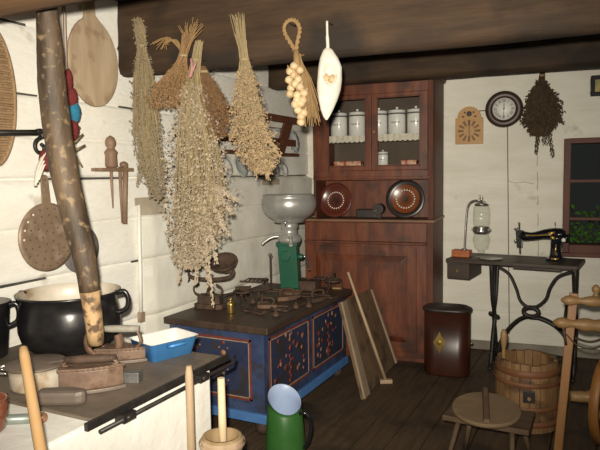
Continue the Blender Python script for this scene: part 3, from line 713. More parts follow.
# ================================================================== PLATE RACK ON THE LEFT WALL
yA = 3.35; yB = at(306, 124, X=WX + .09).y - .03; z1 = at(300, 122, X=WX + .09).z; z2 = at(290, 143, X=WX + .09).z
z0_ = z2 - .11
t = thing('plate_rack', 'brown wooden plate rack on the left wall behind the dried herbs', 'plate rack', (WX + .01, (yA + yB) / 2, z0_))
m_rackw = mat('rack_wood', (0.104, 0.036, 0.016), (0.16, 0.064, 0.032), 8, rough=.6)
T = LW(0, 0, .004)
mb = MB(T)
for zz in (z1, z2): mb.box((yA, zz - .028, .08), (yB - (.20 if zz == z2 else 0), zz + .028, .10))
mb.build('rail', m_rackw, t, bevel=.003)
for zz in (z2 - .10,):
    mb = MB(T); mb.box((yA, zz - .012, 0), (yB - .16, zz + .012, .11)); mb.build('shelf', m_rackw, t, bevel=.003)
for yy in (yA + .05, yA + .70, None):
    if yy is None:
        ya_, yb_, yc_, yd_ = at(277, 157, X=WX + .09).y, at(285, 157, X=WX + .09).y, at(295, 119, X=WX + .09).y, at(287, 119, X=WX + .09).y
        mb = MB(T); mb.prism([(ya_, z2 - .10), (yb_, z2 - .10), (yc_, z1 + .02), (yd_, z1 + .02)], .06, .08); mb.build('upright', m_rackw, t, bevel=.003); continue
    mb = MB(T); mb.prism([(yy, z2 - .10), (yy + .05, z2 - .10), (yy + .09, z1 + .03), (yy + .03, z1 + .03)], .06, .08); mb.build('upright', m_rackw, t, bevel=.003)
# plates
def plate_mesh(r, name, mats, T, parent=None, dots=0, label=None, cat='plate', group=None, blue=False):
    mb = MB(T); mb.lathe([(0, 0), (r * .5, 0), (r * .62, .004), (r, .018), (r * .99, .021), (r * .62, .009), (r * .5, .006), (0, .006)], n=36)
    for k in range(dots):
        a = 2 * pi * k / dots; mb.ball((r * .56 * cos(a), r * .56 * sin(a), .008), (.0065, .0065, .002), 6, m=1)
    if blue:
        for k in range(9):
            a = 2 * pi * k / 9; mb.ball((r * .82 * cos(a), r * .82 * sin(a), .016), (.014, .009, .003), 6, m=1)
    return mb.build(name, mats, parent, base=T.translation if parent is None else None, label=label, cat=cat, group=group)
m_bluep = mat('blue_pattern', (.06, .12, .35)); m_glz = mat('grey_glaze_plate', (.52, .54, .52), (.42, .45, .44), 16, rough=.15, coat=.4)
for k, (px, py, lb) in enumerate(((299, 133, 'blue patterned white plate in the rack, nearest the cabinet'), (279, 129, 'white plate in the rack between the sand coloured herbs and the garlic'),
                                  (213, 125, 'white plate in the rack seen between the pale and the sand coloured herbs'))):
    p_ = at(px, py, X=WX + .04); r_ = .105; zc = z2 + .02 + r_ * .9
    if k == 0: p_.y = yB - .13
    plate_mesh(r_, 'dinner_plate', [m_porc, m_bluep], M4.Translation((WX + .028, p_.y, z2 - .088 + r_)) @ M4.Rotation(pi / 2 - .12, 4, 'Y'), label=lb, group='plates in the wall rack', blue=True)
# plates standing on the plaster ledge
for k, (px, py, r_, lb) in enumerate(((241, 165, .090, 'round grey glazed plate standing on the wall ledge under the sand coloured herbs'),
                             (275, 162, .065, 'small pale plate on the wall ledge, left of the pair below the garlic'), (284, 161, .060, 'small pale plate on the wall ledge, nearest the cream separator'),
                             (226, 160, .075, 'pale plate on the wall ledge half behind the pale herbs'))):
    p_ = at(px, py, X=WX + .05)
    plate_mesh(r_, 'ledge_plate', [m_glz if k == 0 else m_porc, m_ink], M4.Translation((WX + .036, p_.y, 1.512 + r_)) @ M4.Rotation(pi / 2 - .22, 4, 'Y'), label=lb, group='plates on the wall ledge')

# ================================================================== PAINTED CHEST
Xa, Xb, Ya, Yb, Hc = -2.412, -1.713, 2.935, 4.17, .66
t = thing('painted_chest', 'long blue painted chest with red flower panels and dark plank top', 'chest', ((Xa + Xb) / 2, (Ya + Yb) / 2, 0)); chest = t
mb = MB(); mb.box((Xa, Ya - .035, Hc - .042), (Xb + .045, Yb + .03, Hc)); mb.build('chest_top', m_ctop, t, bevel=.006)
mb = MB(); zb_, zt_ = .14, Hc - .043
mb.box((Xa + .02, Ya, zb_), (Xb, Yb, zt_))
def frame_lines(T, L, Hh, w=.010):
    for off, mm, ww in ((0, 2, .012), (.014, 3, .006)):
        x0, x1, y0, y1 = off, L - off, off, Hh - off
        for lo, hi in (((x0, y0), (x1, y0 + ww)), ((x0, y1 - ww), (x1, y1)), ((x0, y0), (x0 + ww, y1)), ((x1 - ww, y0), (x1, y1))):
            mb.box((lo[0], lo[1], .0), (hi[0], hi[1], .0025 + .0006 * mm), mm, T)
def disc(T, x, y, r, m): mb.lathe([(r, 0), (r * .95, .004), (0, .0045)], T @ M4.Translation((x, y, 0)), n=10, m=m)
# near end: local x to the right, y up, z towards the viewer
T = M4(((1, 0, 0, Xa + .10), (0, 0, -1, Ya), (0, 1, 0, zb_ + .065), (0, 0, 0, 1)))
L_, Hh = Xb - Xa - .10 - .085, zt_ - zb_ - .11
mb.box((.008, .008, 0), (L_ - .008, Hh - .008, .002), 1, T); frame_lines(T, L_, Hh)
xm = L_ * .62
for y_, mm, rr2 in ((.07, 4, .016), (.14, 3, .012), (.20, 2, .013), (.27, 4, .018), (.33, 2, .013)):
    disc(T, xm, y_, rr2, mm); disc(T, xm - .20, y_ + .01, rr2 * .9, 2 if mm == 4 else 4)
for y_ in (.105, .17, .235, .30):
    for q in (-1, 1): disc(T, xm + q * .03, y_, .006, 4); disc(T, xm - .20 + q * .03, y_, .006, 4)
# long side facing the room: three panels
n_p = 2; tot = Yb - Ya - .10; pw = (tot - .05 * (n_p - 1)) / n_p
for k in range(n_p):
    y0 = Ya + .055 + k * (pw + .05)
    T = M4(((0, 0, 1, Xb), (1, 0, 0, y0), (0, 1, 0, zb_ + .06), (0, 0, 0, 1))); Hh = zt_ - zb_ - .10
    mb.box((.008, .008, 0), (pw - .008, Hh - .008, .002), 1, T); frame_lines(T, pw, Hh)
    rng = random.Random(5 + k); cxp = pw / 2
    for j in range(7): disc(T, cxp + (.008 if j % 2 else -.008), .045 + j * .026, .016, 2)
    for j in range(24):
        yy = .06 + .30 * rng.random(); xx = cxp + (rng.random() - .5) * (pw * .74); disc(T, xx, yy, .011 + .008 * rng.random(), (2, 2, 5, 4)[rng.randrange(4)])
    disc(T, cxp, .25, .022, 2); disc(T, cxp, .33, .017, 5)
mb.build('chest_body', [m_chest, m_cpanel, m_red, m_cream, m_ochre, mat('faded_pink_paint', (.26, .12, .09), (.20, .09, .07), 20)], t)
mb = MB(); mb.box((Xa + .01, Ya - .02, .085), (Xb + .02, Yb + .01, .14)); mb.build('chest_plinth', m_plinth, t, bevel=.004)
for x_, y_ in ((Xa + .07, Ya + .04), (Xb - .05, Ya + .05), (Xb - .05, Yb - .06), (Xa + .07, Yb - .06)):
    mb = MB(M4.Translation((x_, y_, 0))); mb.lathe([(.025, 0), (.042, .02), (.045, .045), (.032, .072), (.032, .084)], n=18); mb.build('foot', m_drust, t)
CT = Hc + .001

# kitchen scales with two dishes (left end)
def onchest(px, py, z=0): return at(px, py, Z=CT + z)
bc = onchest(203, 307); bc.z = CT; bc.x += .06
t = thing('kitchen_scales', 'rusty cast iron balance scales with two dark pans at the left end of the chest', 'scales', bc, .12); T = MW[t.name] @ M4.Diagonal((1.02, 1.0, 1.62, 1))
mb = MB(T); out = [(-.10, -.035), (-.07, -.055), (.07, -.055), (.10, -.035), (.10, .035), (.07, .05), (-.07, .05), (-.10, .035)]
mb.prism(out, 0, .02); mb.prism([(x * .8, y * .8) for x, y in out], .02, .055); mb.lathe([(.03, .055), (.02, .075), (.018, .10), (.024, .115)], n=16)
for q in (-1, 1): mb.tube(smooth([(q * .03, -.03, .05), (q * .09, -.03, .06), (q * .10, -.03, .085), (q * .06, -.03, .10)], 4), .007, 6)
mb.build('scale_base', m_drust, t, bevel=.004)
mb = MB(T); mb.tube(smooth([(-.155, 0, .10), (-.17, 0, .115), (-.16, 0, .135), (-.12, 0, .12), (0, 0, .115), (.12, 0, .125), (.165, 0, .14), (.175, 0, .16)], 5), .009, 8)
mb.tube([(-.15, 0, .105), (-.15, 0, .15)], .007, 6); mb.tube([(.15, 0, .13), (.15, 0, .165)], .007, 6); mb.build('balance_beam', m_drust, t)
def pan(T, tilt, w_): 
    mb = MB(T @ M4.Rotation(tilt, 4, 'X') @ M4.Scale(w_, 4)); n = 18; vs = []
    prof = [(0, 0), (.05, .004), (.085, .016), (.10, .035)]
    mb.lathe(prof + [(.097, .036), (.083, .019), (.05, .008), (0, .004)], n=22, sx=1.05, sy=.75); return mb
pan(T @ M4.Translation((-.12, 0, .155)), .25, .95).build('weighing_pan', m_drust, t)
pan(T @ M4.Translation((.10, .01, .165)), .45, .95).build('weighing_pan', m_drust, t)
mb = MB(T); 
for q in (-1, 1): mb.tube([(q * .115 - .05, 0, .155), (q * .115, 0, .15), (q * .115 + .05, 0, .158)], .006, 6)
mb.build('pan_cross', m_drust, t)
# brass weight
b_ = onchest(231, 313); b_.z = CT; mb = MB(M4.Translation(b_)); mb.lathe([(.024, 0), (.025, .003), (.022, .045), (.024, .055), (.021, .068), (.009, .074), (.010, .082), (.016, .088), (.016, .094), (.008, .099), (0, .10)], n=24)
mb.build('brass_weight', m_brass, None, base=b_, label='cylindrical brass weight with a knob standing near the chest edge', cat='weight')
# upright rod on small frame
b_ = onchest(271, 297); b_.z = CT
t = thing('iron_candle_stand', 'thin upright iron rod with an eye on a flat frame, middle of the chest', 'iron stand', b_)
zt_ = at(270, 254, Y=b_.y).z
mb = MB(); mb.tube([b_ + V((0, 0, .02)), V((b_.x, b_.y, zt_ - .02))], .006, 6); mb.ring((0, 0, 0), .010, .004, M4.Translation((b_.x, b_.y, zt_ - .008)) @ M4.Rotation(pi / 2, 4, 'X') @ M4.Rotation(YAW, 4, 'Y'), n=12, k=6); mb.build('rod', m_drust, t)
mb = MB(rotT(b_, 0, 0, .3))
for q in (-1, 1):
    mb.box((-.09, q * .035 - .008, .045), (.09, q * .035 + .008, .055)); 
    for qq in (-1, 1): mb.box((qq * .08 - .007, q * .035 - .007, 0), (qq * .08 + .007, q * .035 + .007, .045))
mb.box((-.09, -.04, .035), (-.075, .04, .05)); mb.box((.075, -.04, .035), (.09, .04, .05)); mb.box((-.012, -.035, .042), (.012, .035, .054)); mb.build('frame', m_drust, t, bevel=.002)
# old iron things lying on the chest
def trivet(label, px, py, r, rz, gp='iron trivets on the chest'):
    b_ = onchest(px, py); b_.z = CT; t = thing('iron_trivet', label, 'trivet', b_, rz, gp); T = MW[t.name]; h = .08
    mb = MB(); mb.ring((0, 0, h), r, .008, T, n=24, k=6); 
    mb.T = T
    for a in (0, 2.1, 4.2): mb.tube([(0, 0, h), (r * cos(a), r * sin(a), h)], .006, 6)
    mb.tube([(r, 0, h), (r + .10, 0, h + .01), (r + .13, 0, h + .02)], .007, 6); mb.build('ring', m_drust, t)
    for a in (.5, 2.6, 4.7):
        mb = MB(T); mb.tube([(r * cos(a), r * sin(a), h), (r * 1.08 * cos(a), r * 1.08 * sin(a), .006), (r * 1.2 * cos(a), r * 1.2 * sin(a), .005)], .006, 6); mb.build('leg', m_drust, t)
trivet('round rusty trivet with handle right behind the brass weight', 243, 303, .06, .5)
trivet('round rusty trivet lying at the right end of the chest near the leaning panel', 333, 291, .06, 1.9)
def sadiron(label, px, py, rz, sc=1.0, m=None):
    b_ = onchest(px, py); b_.z = CT; t = thing('sad_iron', label, 'iron', b_, rz, 'old sad irons on the chest'); T = MW[t.name] @ M4.Scale(sc, 4)
    mb = MB(T); mb.prism(outline_iron(.15, .085), 0, .03); mb.build('sole', m or m_drust, t, bevel=.005)
    mb = MB(T); mb.tube(smooth([(-.045, 0, .028), (-.05, 0, .06), (-.03, 0, .078), (.03, 0, .078), (.05, 0, .06), (.04, 0, .028)], 4), .009, 8); mb.build('handle', m_drust, t)
sadiron('rusty sad iron lying just right of the upright rod', 287, 300, .7, 1.0, m_rust)
sadiron('dark sad iron lying just in front of the upright rod', 262, 303, 2.2, .85)
sadiron('dark sad iron in front of the small grate, right of the long strap', 318, 301, 1.0, .95)
sadiron('brown rusty sad iron in the front row, right of the brass weight', 268, 308, .2, .85, m_rust)
# hinge straps and pieces
def strap(label, px0, py0, px1, py1, w, h=.012, z=.0, nm='iron_strap', m=None):
    a = onchest(px0, py0, z); b_ = onchest(px1, py1, z); a.z = b_.z = CT + z + h / 2; mb = MB(); mb.beam(a, b_, w, h); mb.lathe([(w * .9, -h / 2), (w * .9, h / 2)], M4.Translation(a), n=12)
    mb.tube([b_, b_ + (b_ - a).normalized() * .03 + V((0, 0, .02))], w * .3, 6)
    mb.build(nm, m or m_drust, None, bevel=.002, label=label, cat='iron strap', group='iron straps on the chest')
strap('long rusty iron strap lying along the front of the chest top', 285, 311, 322, 297, .03)
strap('short rusty iron strap lying across the chest behind the brass weight', 247, 311, 262, 315, .026)
strap('dark iron strap lying behind the balance scales', 225, 296, 248, 290, .03)
def grate(label, px, py, rz, L, W, h):
    b_ = onchest(px, py); b_.z = CT; t = thing('iron_grate', label, 'grate', b_, rz, 'rusty iron grates on the chest'); T = MW[t.name]
    mb = MB(T)
    for q in (-1, 1):
        mb.box((-L / 2, q * W / 2 - .006, h - .012), (L / 2, q * W / 2 + .006, h)); mb.box((q * L / 2 - .006, -W / 2, h - .013), (q * L / 2 + .006, W / 2, h - .001))
    n_ = int(L / .028)
    for k in range(1, n_): mb.box((-L / 2 + L * k / n_ - .004, -W / 2, h - .009), (-L / 2 + L * k / n_ + .004, W / 2, h - .003))
    mb.build('grate_top', m_drust, t)
    for q in (-1, 1):
        for w_ in (-1, 1):
            mb = MB(T); mb.tube(smooth([(q * L * .47, w_ * W * .45, h - .006), (q * L * .50, w_ * W * .5, h * .5), (q * L * .54, w_ * W * .52, .006)], 3), .006, 6); mb.build('leg', m_drust, t)
grate('large rusty grate on bent legs behind the upright rod', 252, 289, .25, .22, .13, .075)
b_ = onchest(303, 289); b_.z = CT; mb = MB(rotT(b_, 0, 0, .1)); mb.box((-.12, -.06, 0), (.12, .06, .062)); mb.box((-.125, -.065, .058), (.125, .065, .072)); mb.tube([(-.05, 0, .07), (-.04, 0, .085), (.04, 0, .085), (.05, 0, .07)], .006, 6); mb.build('iron_casket', m_drust, None, bevel=.006, label='flat rusty iron box with a lid in front of the green separator', cat='iron box')
grate('small rusty grate at the back right end of the chest', 325, 284, .3, .15, .10, .055)
def waffle(label, px, py, rz, r=.075):
    b_ = onchest(px, py); b_.z = CT; t = thing('waffle_iron', label, 'waffle iron', b_, rz, 'long handled waffle irons on the chest'); T = MW[t.name]
    for z in (.012, .034):
        mb = MB(T); mb.lathe([(r * .96, z - .009), (r, z - .004), (r, z + .004), (r * .96, z + .009)], n=24)
        for k in range(-3, 4): mb.box((-r * .8, k * .018 - .003, z + .008), (r * .8, k * .018 + .003, z + .011))
        mb.build('plate', m_rust, t)
        mb = MB(T); mb.tube(smooth([(r, 0, z), (r + .10, .012 if z < .02 else -.012, z + .006), (r + .26, .02 if z < .02 else -.02, z + .012)], 4), .006, 6); mb.build('handle', m_drust, t)
waffle('round rusty waffle iron with long handles across the middle of the chest', 292, 297, -.15)
waffle('round rusty waffle iron at the back of the chest left of the upright rod', 243, 293, -1.0, .06)
def horseshoe(label, px, py, rz, z=0):
    b_ = onchest(px, py); b_.z = CT + z; mb = MB(rotT(b_, 0, 0, rz)); mb.ring((0, 0, .007), .055, .010, n=20, k=6, a0=.6, a1=2 * pi - .6); mb.build('horseshoe', m_drust, None, label=label, cat='horseshoe', group='horseshoes on the chest')
horseshoe('rusty horseshoe lying at the front of the chest, below the upright rod', 280, 309, .4)
horseshoe('rusty horseshoe lying near the right end of the chest', 320, 296, 2.0)
# small weights
w0 = None
for k, (px, py, lb) in enumerate(((276, 316, 'small dark iron weight in front, left of the long strap'), (296, 308, 'small dark iron weight beside the long strap'), (309, 307, 'small dark iron weight nearest the chest front edge'), (253, 303, 'small dark iron weight near the brass weight'))):
    b_ = onchest(px, py); b_.z = CT
    if w0 is None:
        mb = MB(M4.Translation(b_)); mb.lathe([(.022, 0), (.024, .004), (.022, .022), (.009, .026), (.009, .032), (.014, .036), (0, .042)], n=18); w0 = mb.build('iron_weight', m_drust, None, base=b_, label=lb, cat='weight', group='small iron weights on the chest')
    else: dup(w0, b_, None, lb)
# pale piece on far corner
b_ = onchest(337, 289); b_.z = CT; mb = MB(rotT(b_, 0, 0, .3)); mb.prism([(-.035, -.015), (.03, -.018), (.04, 0), (.025, .02), (-.03, .018)], 0, .014); mb.build('wood_chip', m_straw, None, bevel=.004, label='small pale wooden piece on the far corner of the chest', cat='wood piece')

# ================================================================== CREAM SEPARATOR
b_ = V((-2.17, 3.99, CT)); S_ = lambda px, py: at(px, py, Y=b_.y)
bx = at(295, 275, Y=b_.y); b_.x = at(289.5, 240, Y=b_.y).x
t = thing('cream_separator', 'green hand cream separator with a wide tinned bowl, at the end of the chest', 'cream separator', b_, YAW * .6); T = MW[t.name]
zz = lambda py: at(289, py, Y=b_.y).z - CT
mb = MB(T); g0 = zz(242)
mb.prism([(-.085, -.06), (.085, -.06), (.085, .06), (-.085, .06)], 0, .018)
mb.hex([(-.065, -.05, .018), (.075, -.05, .018), (.075, .05, .018), (-.065, .05, .018), (-.085, -.055, g0), (.06, -.055, g0), (.06, .055, g0), (-.085, .055, g0)])
mb.tube([(.06, 0, g0 - .11), (.10, 0, g0 - .11)], .022, 12); mb.tube([(-.02, -.05, g0 - .10), (-.02, -.075, g0 - .10)], .04, 16)
mb.prism([(-.095, -.06), (.07, -.06), (.07, .06), (-.095, .06)], g0 - .025, g0 + .004)
mb.build('green_housing', m_sgreen, t, bevel=.008)
mb = MB(T); mb.tube([(.10, 0, g0 - .11), (.125, 0, g0 - .11)], .010, 8); mb.beam((.122, 0, g0 - .11), (.145, -.02, g0 - .20), .018, .008); mb.tube([(.14, -.02, g0 - .195), (.155, -.05, g0 - .20)], .009, 8); mb.build('crank', m_chrome, t)
zr, zbm = zz(195), zz(221); Rb = .205
mb = MB(T); q0 = g0
mb.lathe([(.085, q0), (.090, q0 + .02), (.085, q0 + .045), (.062, q0 + .06), (.058, q0 + .10), (.066, q0 + .11), (.066, zbm - .012), (.05, zbm - .01)], n=32)
mb.build('spout_neck', m_alu, t)
for a, ln in ((pi + .25, .15), (-1.3, .11)):
    mb = MB(T); d_ = V((cos(a), sin(a), 0)); mb.tube(smooth([d_ * .06 + V((0, 0, q0 + .045)), d_ * (.06 + ln * .45) + V((0, 0, q0 + .04)), d_ * (.06 + ln * .8) + V((0, 0, q0 + .012)), d_ * (.06 + ln) + V((0, 0, q0 - .015))], 5), .016, 10, flat=.7)
    mb.build('spout', m_alu, t)
mb = MB(T); mb.lathe([(.06, zbm - .012), (.115, zbm - .008), (.118, zbm + .012), (.15, zbm + .03), (.185, zbm + .06), (.203, zbm + .095), (.207, zbm + .13), (.200, zr - .025), (.190, zr - .008), (.197, zr - .004), (.197, zr + .004), (.185, zr + .004), (.195, zbm + .12), (.16, zbm + .05), (0, zbm + .03)], n=44)
mb.build('milk_bowl', m_alu, t)
mb = MB(T); mb.tube([(0, -.14, zbm - .03), (0, -.14, zbm + .02)], .006, 6); mb.build('bowl_tap', m_chrome, t)

# ================================================================== CABINET
CD = .57
def cs(px, py=200, d=CD): return atB(px, py, d)[0]
def cz_(px, py, d=CD): return atB(px, py, d)[1]
t = thing('kitchen_cabinet', 'tall red brown wooden kitchen cabinet with glazed doors in the corner', 'cabinet', BK @ V(((cs(313) + cs(443)) / 2, -CD / 2, 0)), ANG)
sL, sR = cs(313, 150), atB(443.5, 150, .03)[0]; zt = cz_(400, 73); zmid = cz_(380, 166); zn = cz_(380, 178); zl = cz_(380, 219)
LD = CD + .05     # lower part stands a little further out
sLl = atB(304.5, 250, LD)[0]; sRl = sR + .0
W = .022
# carcass: sides, top, back, bottom of the upper part
mb = MB(BK)
mb.box((sL, -CD, zl), (sL + W, -.02, zt)); mb.box((sR - W, -CD + .05, zl), (sR, -.02, zt)); mb.box((sL, -CD - .02, zt - .03), (sR + .01, -.02, zt))
mb.box((sL + W, -CD + .02, zn - .01), (sR - W, -.03, zmid - .01)); mb.box((sL + W, -.035, zl), (sR - W, -.02, zn))
mb.build('upper_carcass', m_cabd, t, bevel=.003)
mb = MB(BK); mb.box((sL + W, -.045, zn), (sR - W, -.036, zt - .03)); mb.build('back_panel', m_cabin, t)
mb = MB(BK); mb.box((sL + W, -.30, zl + .0), (sR - W, -.28, zn)); 
for zz_ in (zl + .08, zl + .13): mb.box((sL + W, -.305, zz_), (sR - W, -.30, zz_ + .006))
mb.build('niche_back', m_cab, t)
# right chamfered post and left stile
s1 = sR - .05
mb = MB(BK); mb.hex([(s1, -CD, zl), (s1 + .04, -CD - .005, zl), (sR + .002, -CD + .06, zl), (s1, -CD + .06, zl), (s1, -CD, zt), (s1 + .04, -CD - .005, zt), (sR + .002, -CD + .06, zt), (s1, -CD + .06, zt)])
mb.build('corner_post', m_cabd, t, bevel=.003)
# cornice
mb = MB(BK); mb.box((sL - .015, -CD - .03, zt - .022), (sR + .02, -.02, zt + .012)); mb.box((sL - .005, -CD - .015, zt - .045), (sR + .01, -CD + .03, zt - .022)); mb.build('cornice', m_cabd, t, bevel=.005)
# frieze under cornice and bottom rail
zg1, zg0 = cz_(400, 96), cz_(400, 165.5)
mb = MB(BK); mb.box((sL + W, -CD, zg1 + .03), (s1, -CD + .03, zt - .04)); mb.build('top_rail', m_cab, t, bevel=.003)
mb = MB(BK); mb.box((sL, -CD, zn - .015), (s1, -CD + .03, zg0 - .035)); mb.box((sL, -CD - .012, zn - .005), (s1 + .02, -CD, zn + .012)); mb.build('face_rail', m_cab, t, bevel=.003)
# doors
def door(x0, x1, g0, g1):
    mb = MB(BK); y0, y1 = -CD - .008, -CD + .018; zz0, zz1 = zg0 - .035, zg1 + .03
    mb.box((x0, y0, zz0), (g0, y1, zz1)); mb.box((g1, y0, zz0), (x1, y1, zz1)); mb.box((g0, y0, zg1), (g1, y1, zz1)); mb.box((g0, y0, zz0), (g1, y1, zg0))
    d = mb.build('glazed_door', m_cab, t, bevel=.004)
    mb = MB(BK); mb.box((g0 - .004, -CD + .002, zg0 - .004), (g1 + .004, -CD + .005, zg1 + .004)); mb.build('glass_pane', m_glass, d)
    mb = MB(BK)
    for lo, hi in (((g0, zg0), (g0 + .008, zg1)), ((g1 - .008, zg0), (g1, zg1)), ((g0, zg0), (g1, zg0 + .008)), ((g0, zg1 - .008), (g1, zg1))): mb.box((lo[0], y0 - .003, lo[1]), (hi[0], y0 + .004, hi[1]))
    mb.build('bead_moulding', m_cabd, d)
    return d
smid = (cs(366.5, 130) + cs(376.5, 130)) / 2
door(sL + .004, smid - .001, cs(328.5, 130), cs(366, 130)); dr = door(smid + .001, s1, cs(377, 130), cs(420.5, 130))
mb = MB(BK); mb.tube([(smid + .025, -CD - .009, (zg0 + zg1) / 2), (smid + .025, -CD - .014, (zg0 + zg1) / 2)], .008, 8); mb.build('keyhole_plate', m_brass, dr)
# shelves
zs = cz_(380, 134.5)
mb = MB(BK); mb.box((sL + W + .001, -CD + .06, zs - .014), (sR - W - .001, -.05, zs)); mb.build('shelf', m_cabd, t)
mb = MB(BK); n = 46; vs = []
x0, x1 = sL + W + .005, s1 - .005
for k in range(n * 2 + 1):
    x_ = x0 + (x1 - x0) * k / (n * 2); dz = .045 + .010 * abs(sin(k * pi / 4)); yy = -CD + .045 + .004 * sin(k * 1.3)
    vs += [(x_, yy, zs + .004), (x_, yy, zs - dz)]
mb.add(vs, [(2 * k, 2 * k + 2, 2 * k + 3, 2 * k + 1) for k in range(n * 2)]); o = mb.build('lace_edging', m_lace, t); md = o.modifiers.new('Solidify', 'SOLIDIFY'); md.thickness = .003
# lower part
mb = MB(BK); zll = zl - .022
mb.box((sLl, -LD + .02, .05), (sRl, -.02, zll)); mb.box((sLl + .02, -LD + .05, 0), (sRl - .02, -.05, .05)); mb.build('lower_carcass', m_cabd, t, bevel=.004)
mb = MB(BK); mb.box((sLl - .008, -LD - .012, zll), (sRl + .01, -.02, zl)); mb.build('ledge', mat('worn_ledge', (.16, .075, .04), (.26, .14, .08), 6, (.6, 3, 3), .55, c3=(.09, .045, .028), spots=.4), t, bevel=.005)
s2 = sR - .05
z3 = atB(380, 243, LD)[1]
mb = MB(BK); mb.box((sLl + .005, -LD, z3 + .01), (s2 - .0, -LD + .03, zll - .004)); o = mb.build('frieze_board', m_cab, t, bevel=.004)
mb = MB(BK); mb.box((sLl + .003, -LD - .014, z3 - .012), (s2, -LD + .01, z3 + .010)); mb.build('moulding', m_cabd, t, bevel=.005)
mb = MB(BK); mb.hex([(s2, -LD, .05), (s2 + .05, -LD - .004, .05), (sRl + .002, -LD + .05, .05), (s2, -LD + .06, .05), (s2, -LD, zll), (s2 + .05, -LD - .004, zll), (sRl + .002, -LD + .05, zll), (s2, -LD + .06, zll)]); mb.build('lower_post', m_cabd, t, bevel=.003)
dl0, dl1 = sLl + .03, sR - .13; zd1 = z3 - .03; zd0 = .10
mb = MB(BK); mb.box((sLl + .004, -LD + .002, .05), (s2, -LD + .03, z3 - .012)); mb.build('front_frame', m_cab, t, bevel=.003)
mb = MB(BK); y0 = -LD - .012; fwid = .075
mb.box((dl0, y0, zd0), (dl0 + fwid, -LD + .004, zd1)); mb.box((dl1 - fwid, y0, zd0), (dl1, -LD + .004, zd1)); mb.box((dl0 + fwid, y0, zd1 - fwid), (dl1 - fwid, -LD + .004, zd1)); mb.box((dl0 + fwid, y0, zd0), (dl1 - fwid, -LD + .004, zd0 + fwid))
a0, a1, c0, c1 = dl0 + fwid, dl1 - fwid, zd0 + fwid, zd1 - fwid; ch = .045
mb.add([(a0, -LD - .001, c0), (a1, -LD - .001, c0), (a1, -LD - .001, c1), (a0, -LD - .001, c1), (a0 + ch, -LD - .020, c0 + ch), (a1 - ch, -LD - .020, c0 + ch), (a1 - ch, -LD - .020, c1 - ch), (a0 + ch, -LD - .020, c1 - ch)],
       [(0, 1, 5, 4), (1, 2, 6, 5), (2, 3, 7, 6), (3, 0, 4, 7), (4, 5, 6, 7)])
mb.build('panelled_door', m_cab, t, bevel=.003)

# crockery in the cabinet
def canister(loc, r, h):
    t = thing('porcelain_canister', 'x', 'canister', loc, ANG, 'porcelain canisters on the upper cabinet shelf'); T = MW[t.name]
    mb = MB(T); mb.lathe([(r * .94, 0), (r, .006), (r, h * .9), (r * .97, h * .93)], n=28, m=0); mb.lathe([(r * 1.012, h * .80), (r * 1.012, h * .86)], n=28, m=1, cap=False); pts = []
    for k in range(22): a = -pi / 2 - .5 + k / 21; pts.append((r * 1.015 * cos(a), r * 1.015 * sin(a), h * .48 + .010 * sin(k * 1.9) * (1.4 if k % 7 == 0 else .8)))
    mb.tube(pts, .0016, 4, m=1); mb.build('jar_body', [m_porc, m_ink], t)
    mb = MB(T); mb.lathe([(r * 1.03, h * .93), (r * 1.03, h * .96), (r * .5, h * 1.0), (r * .15, h * 1.02), (r * .12, h * 1.05), (r * .2, h * 1.09), (0, h * 1.12)], n=24); mb.build('jar_lid', m_porc, t)
    return t
dC = .40; first = None
names = ['leftmost of the two behind the left glass door', 'right one of the two behind the left glass door', 'leftmost one behind the right glass door', 'middle one behind the right glass door', 'rightmost one behind the right glass door']
sc_ = [atB(px, 125, dC) for px in (339, 357.5, 379, 397, 416)]
hcan = atB(357, 112, dC)[1] - zs; rc = (atB(366, 125, dC)[0] - atB(349, 125, dC)[0]) / 2 * .96
for k, (s_, z_) in enumerate(sc_):
    p_ = BK @ V((s_, -dC, zs + .001)); lb = 'white porcelain canister with lid, ' + names[k]
    if first is None: first = canister(p_, rc, hcan); first['label'] = lb
    else: dup(first, p_, ANG, lb)
zb2 = zmid - .01
s_ = atB(383, 160, .45)[0]; p_ = BK @ V((s_, -.45, zb2 + .001)); dup(first, p_, ANG, 'small white porcelain jar on the bottom shelf of the cabinet', .62)['category'] = 'jar'
for px0, px1, lb in ((335, 362, 'long red patterned tin lying on the bottom shelf behind the left glass door'), (402, 417, 'short red patterned tin on the bottom shelf behind the right glass door')):
    a = atB(px0, 160, .46)[0]; b__ = atB(px1, 160, .46)[0]; mb = MB(BK); mb.box((a, -.50, zb2 + .001), (b__, -.41, zb2 + .052)); mb.box((a - .003, -.503, zb2 + .038), (b__ + .003, -.407, zb2 + .056)); mb.build('red_tin', m_redbox, None, bevel=.006, label=lb, cat='tin', group='red tins in the cabinet')
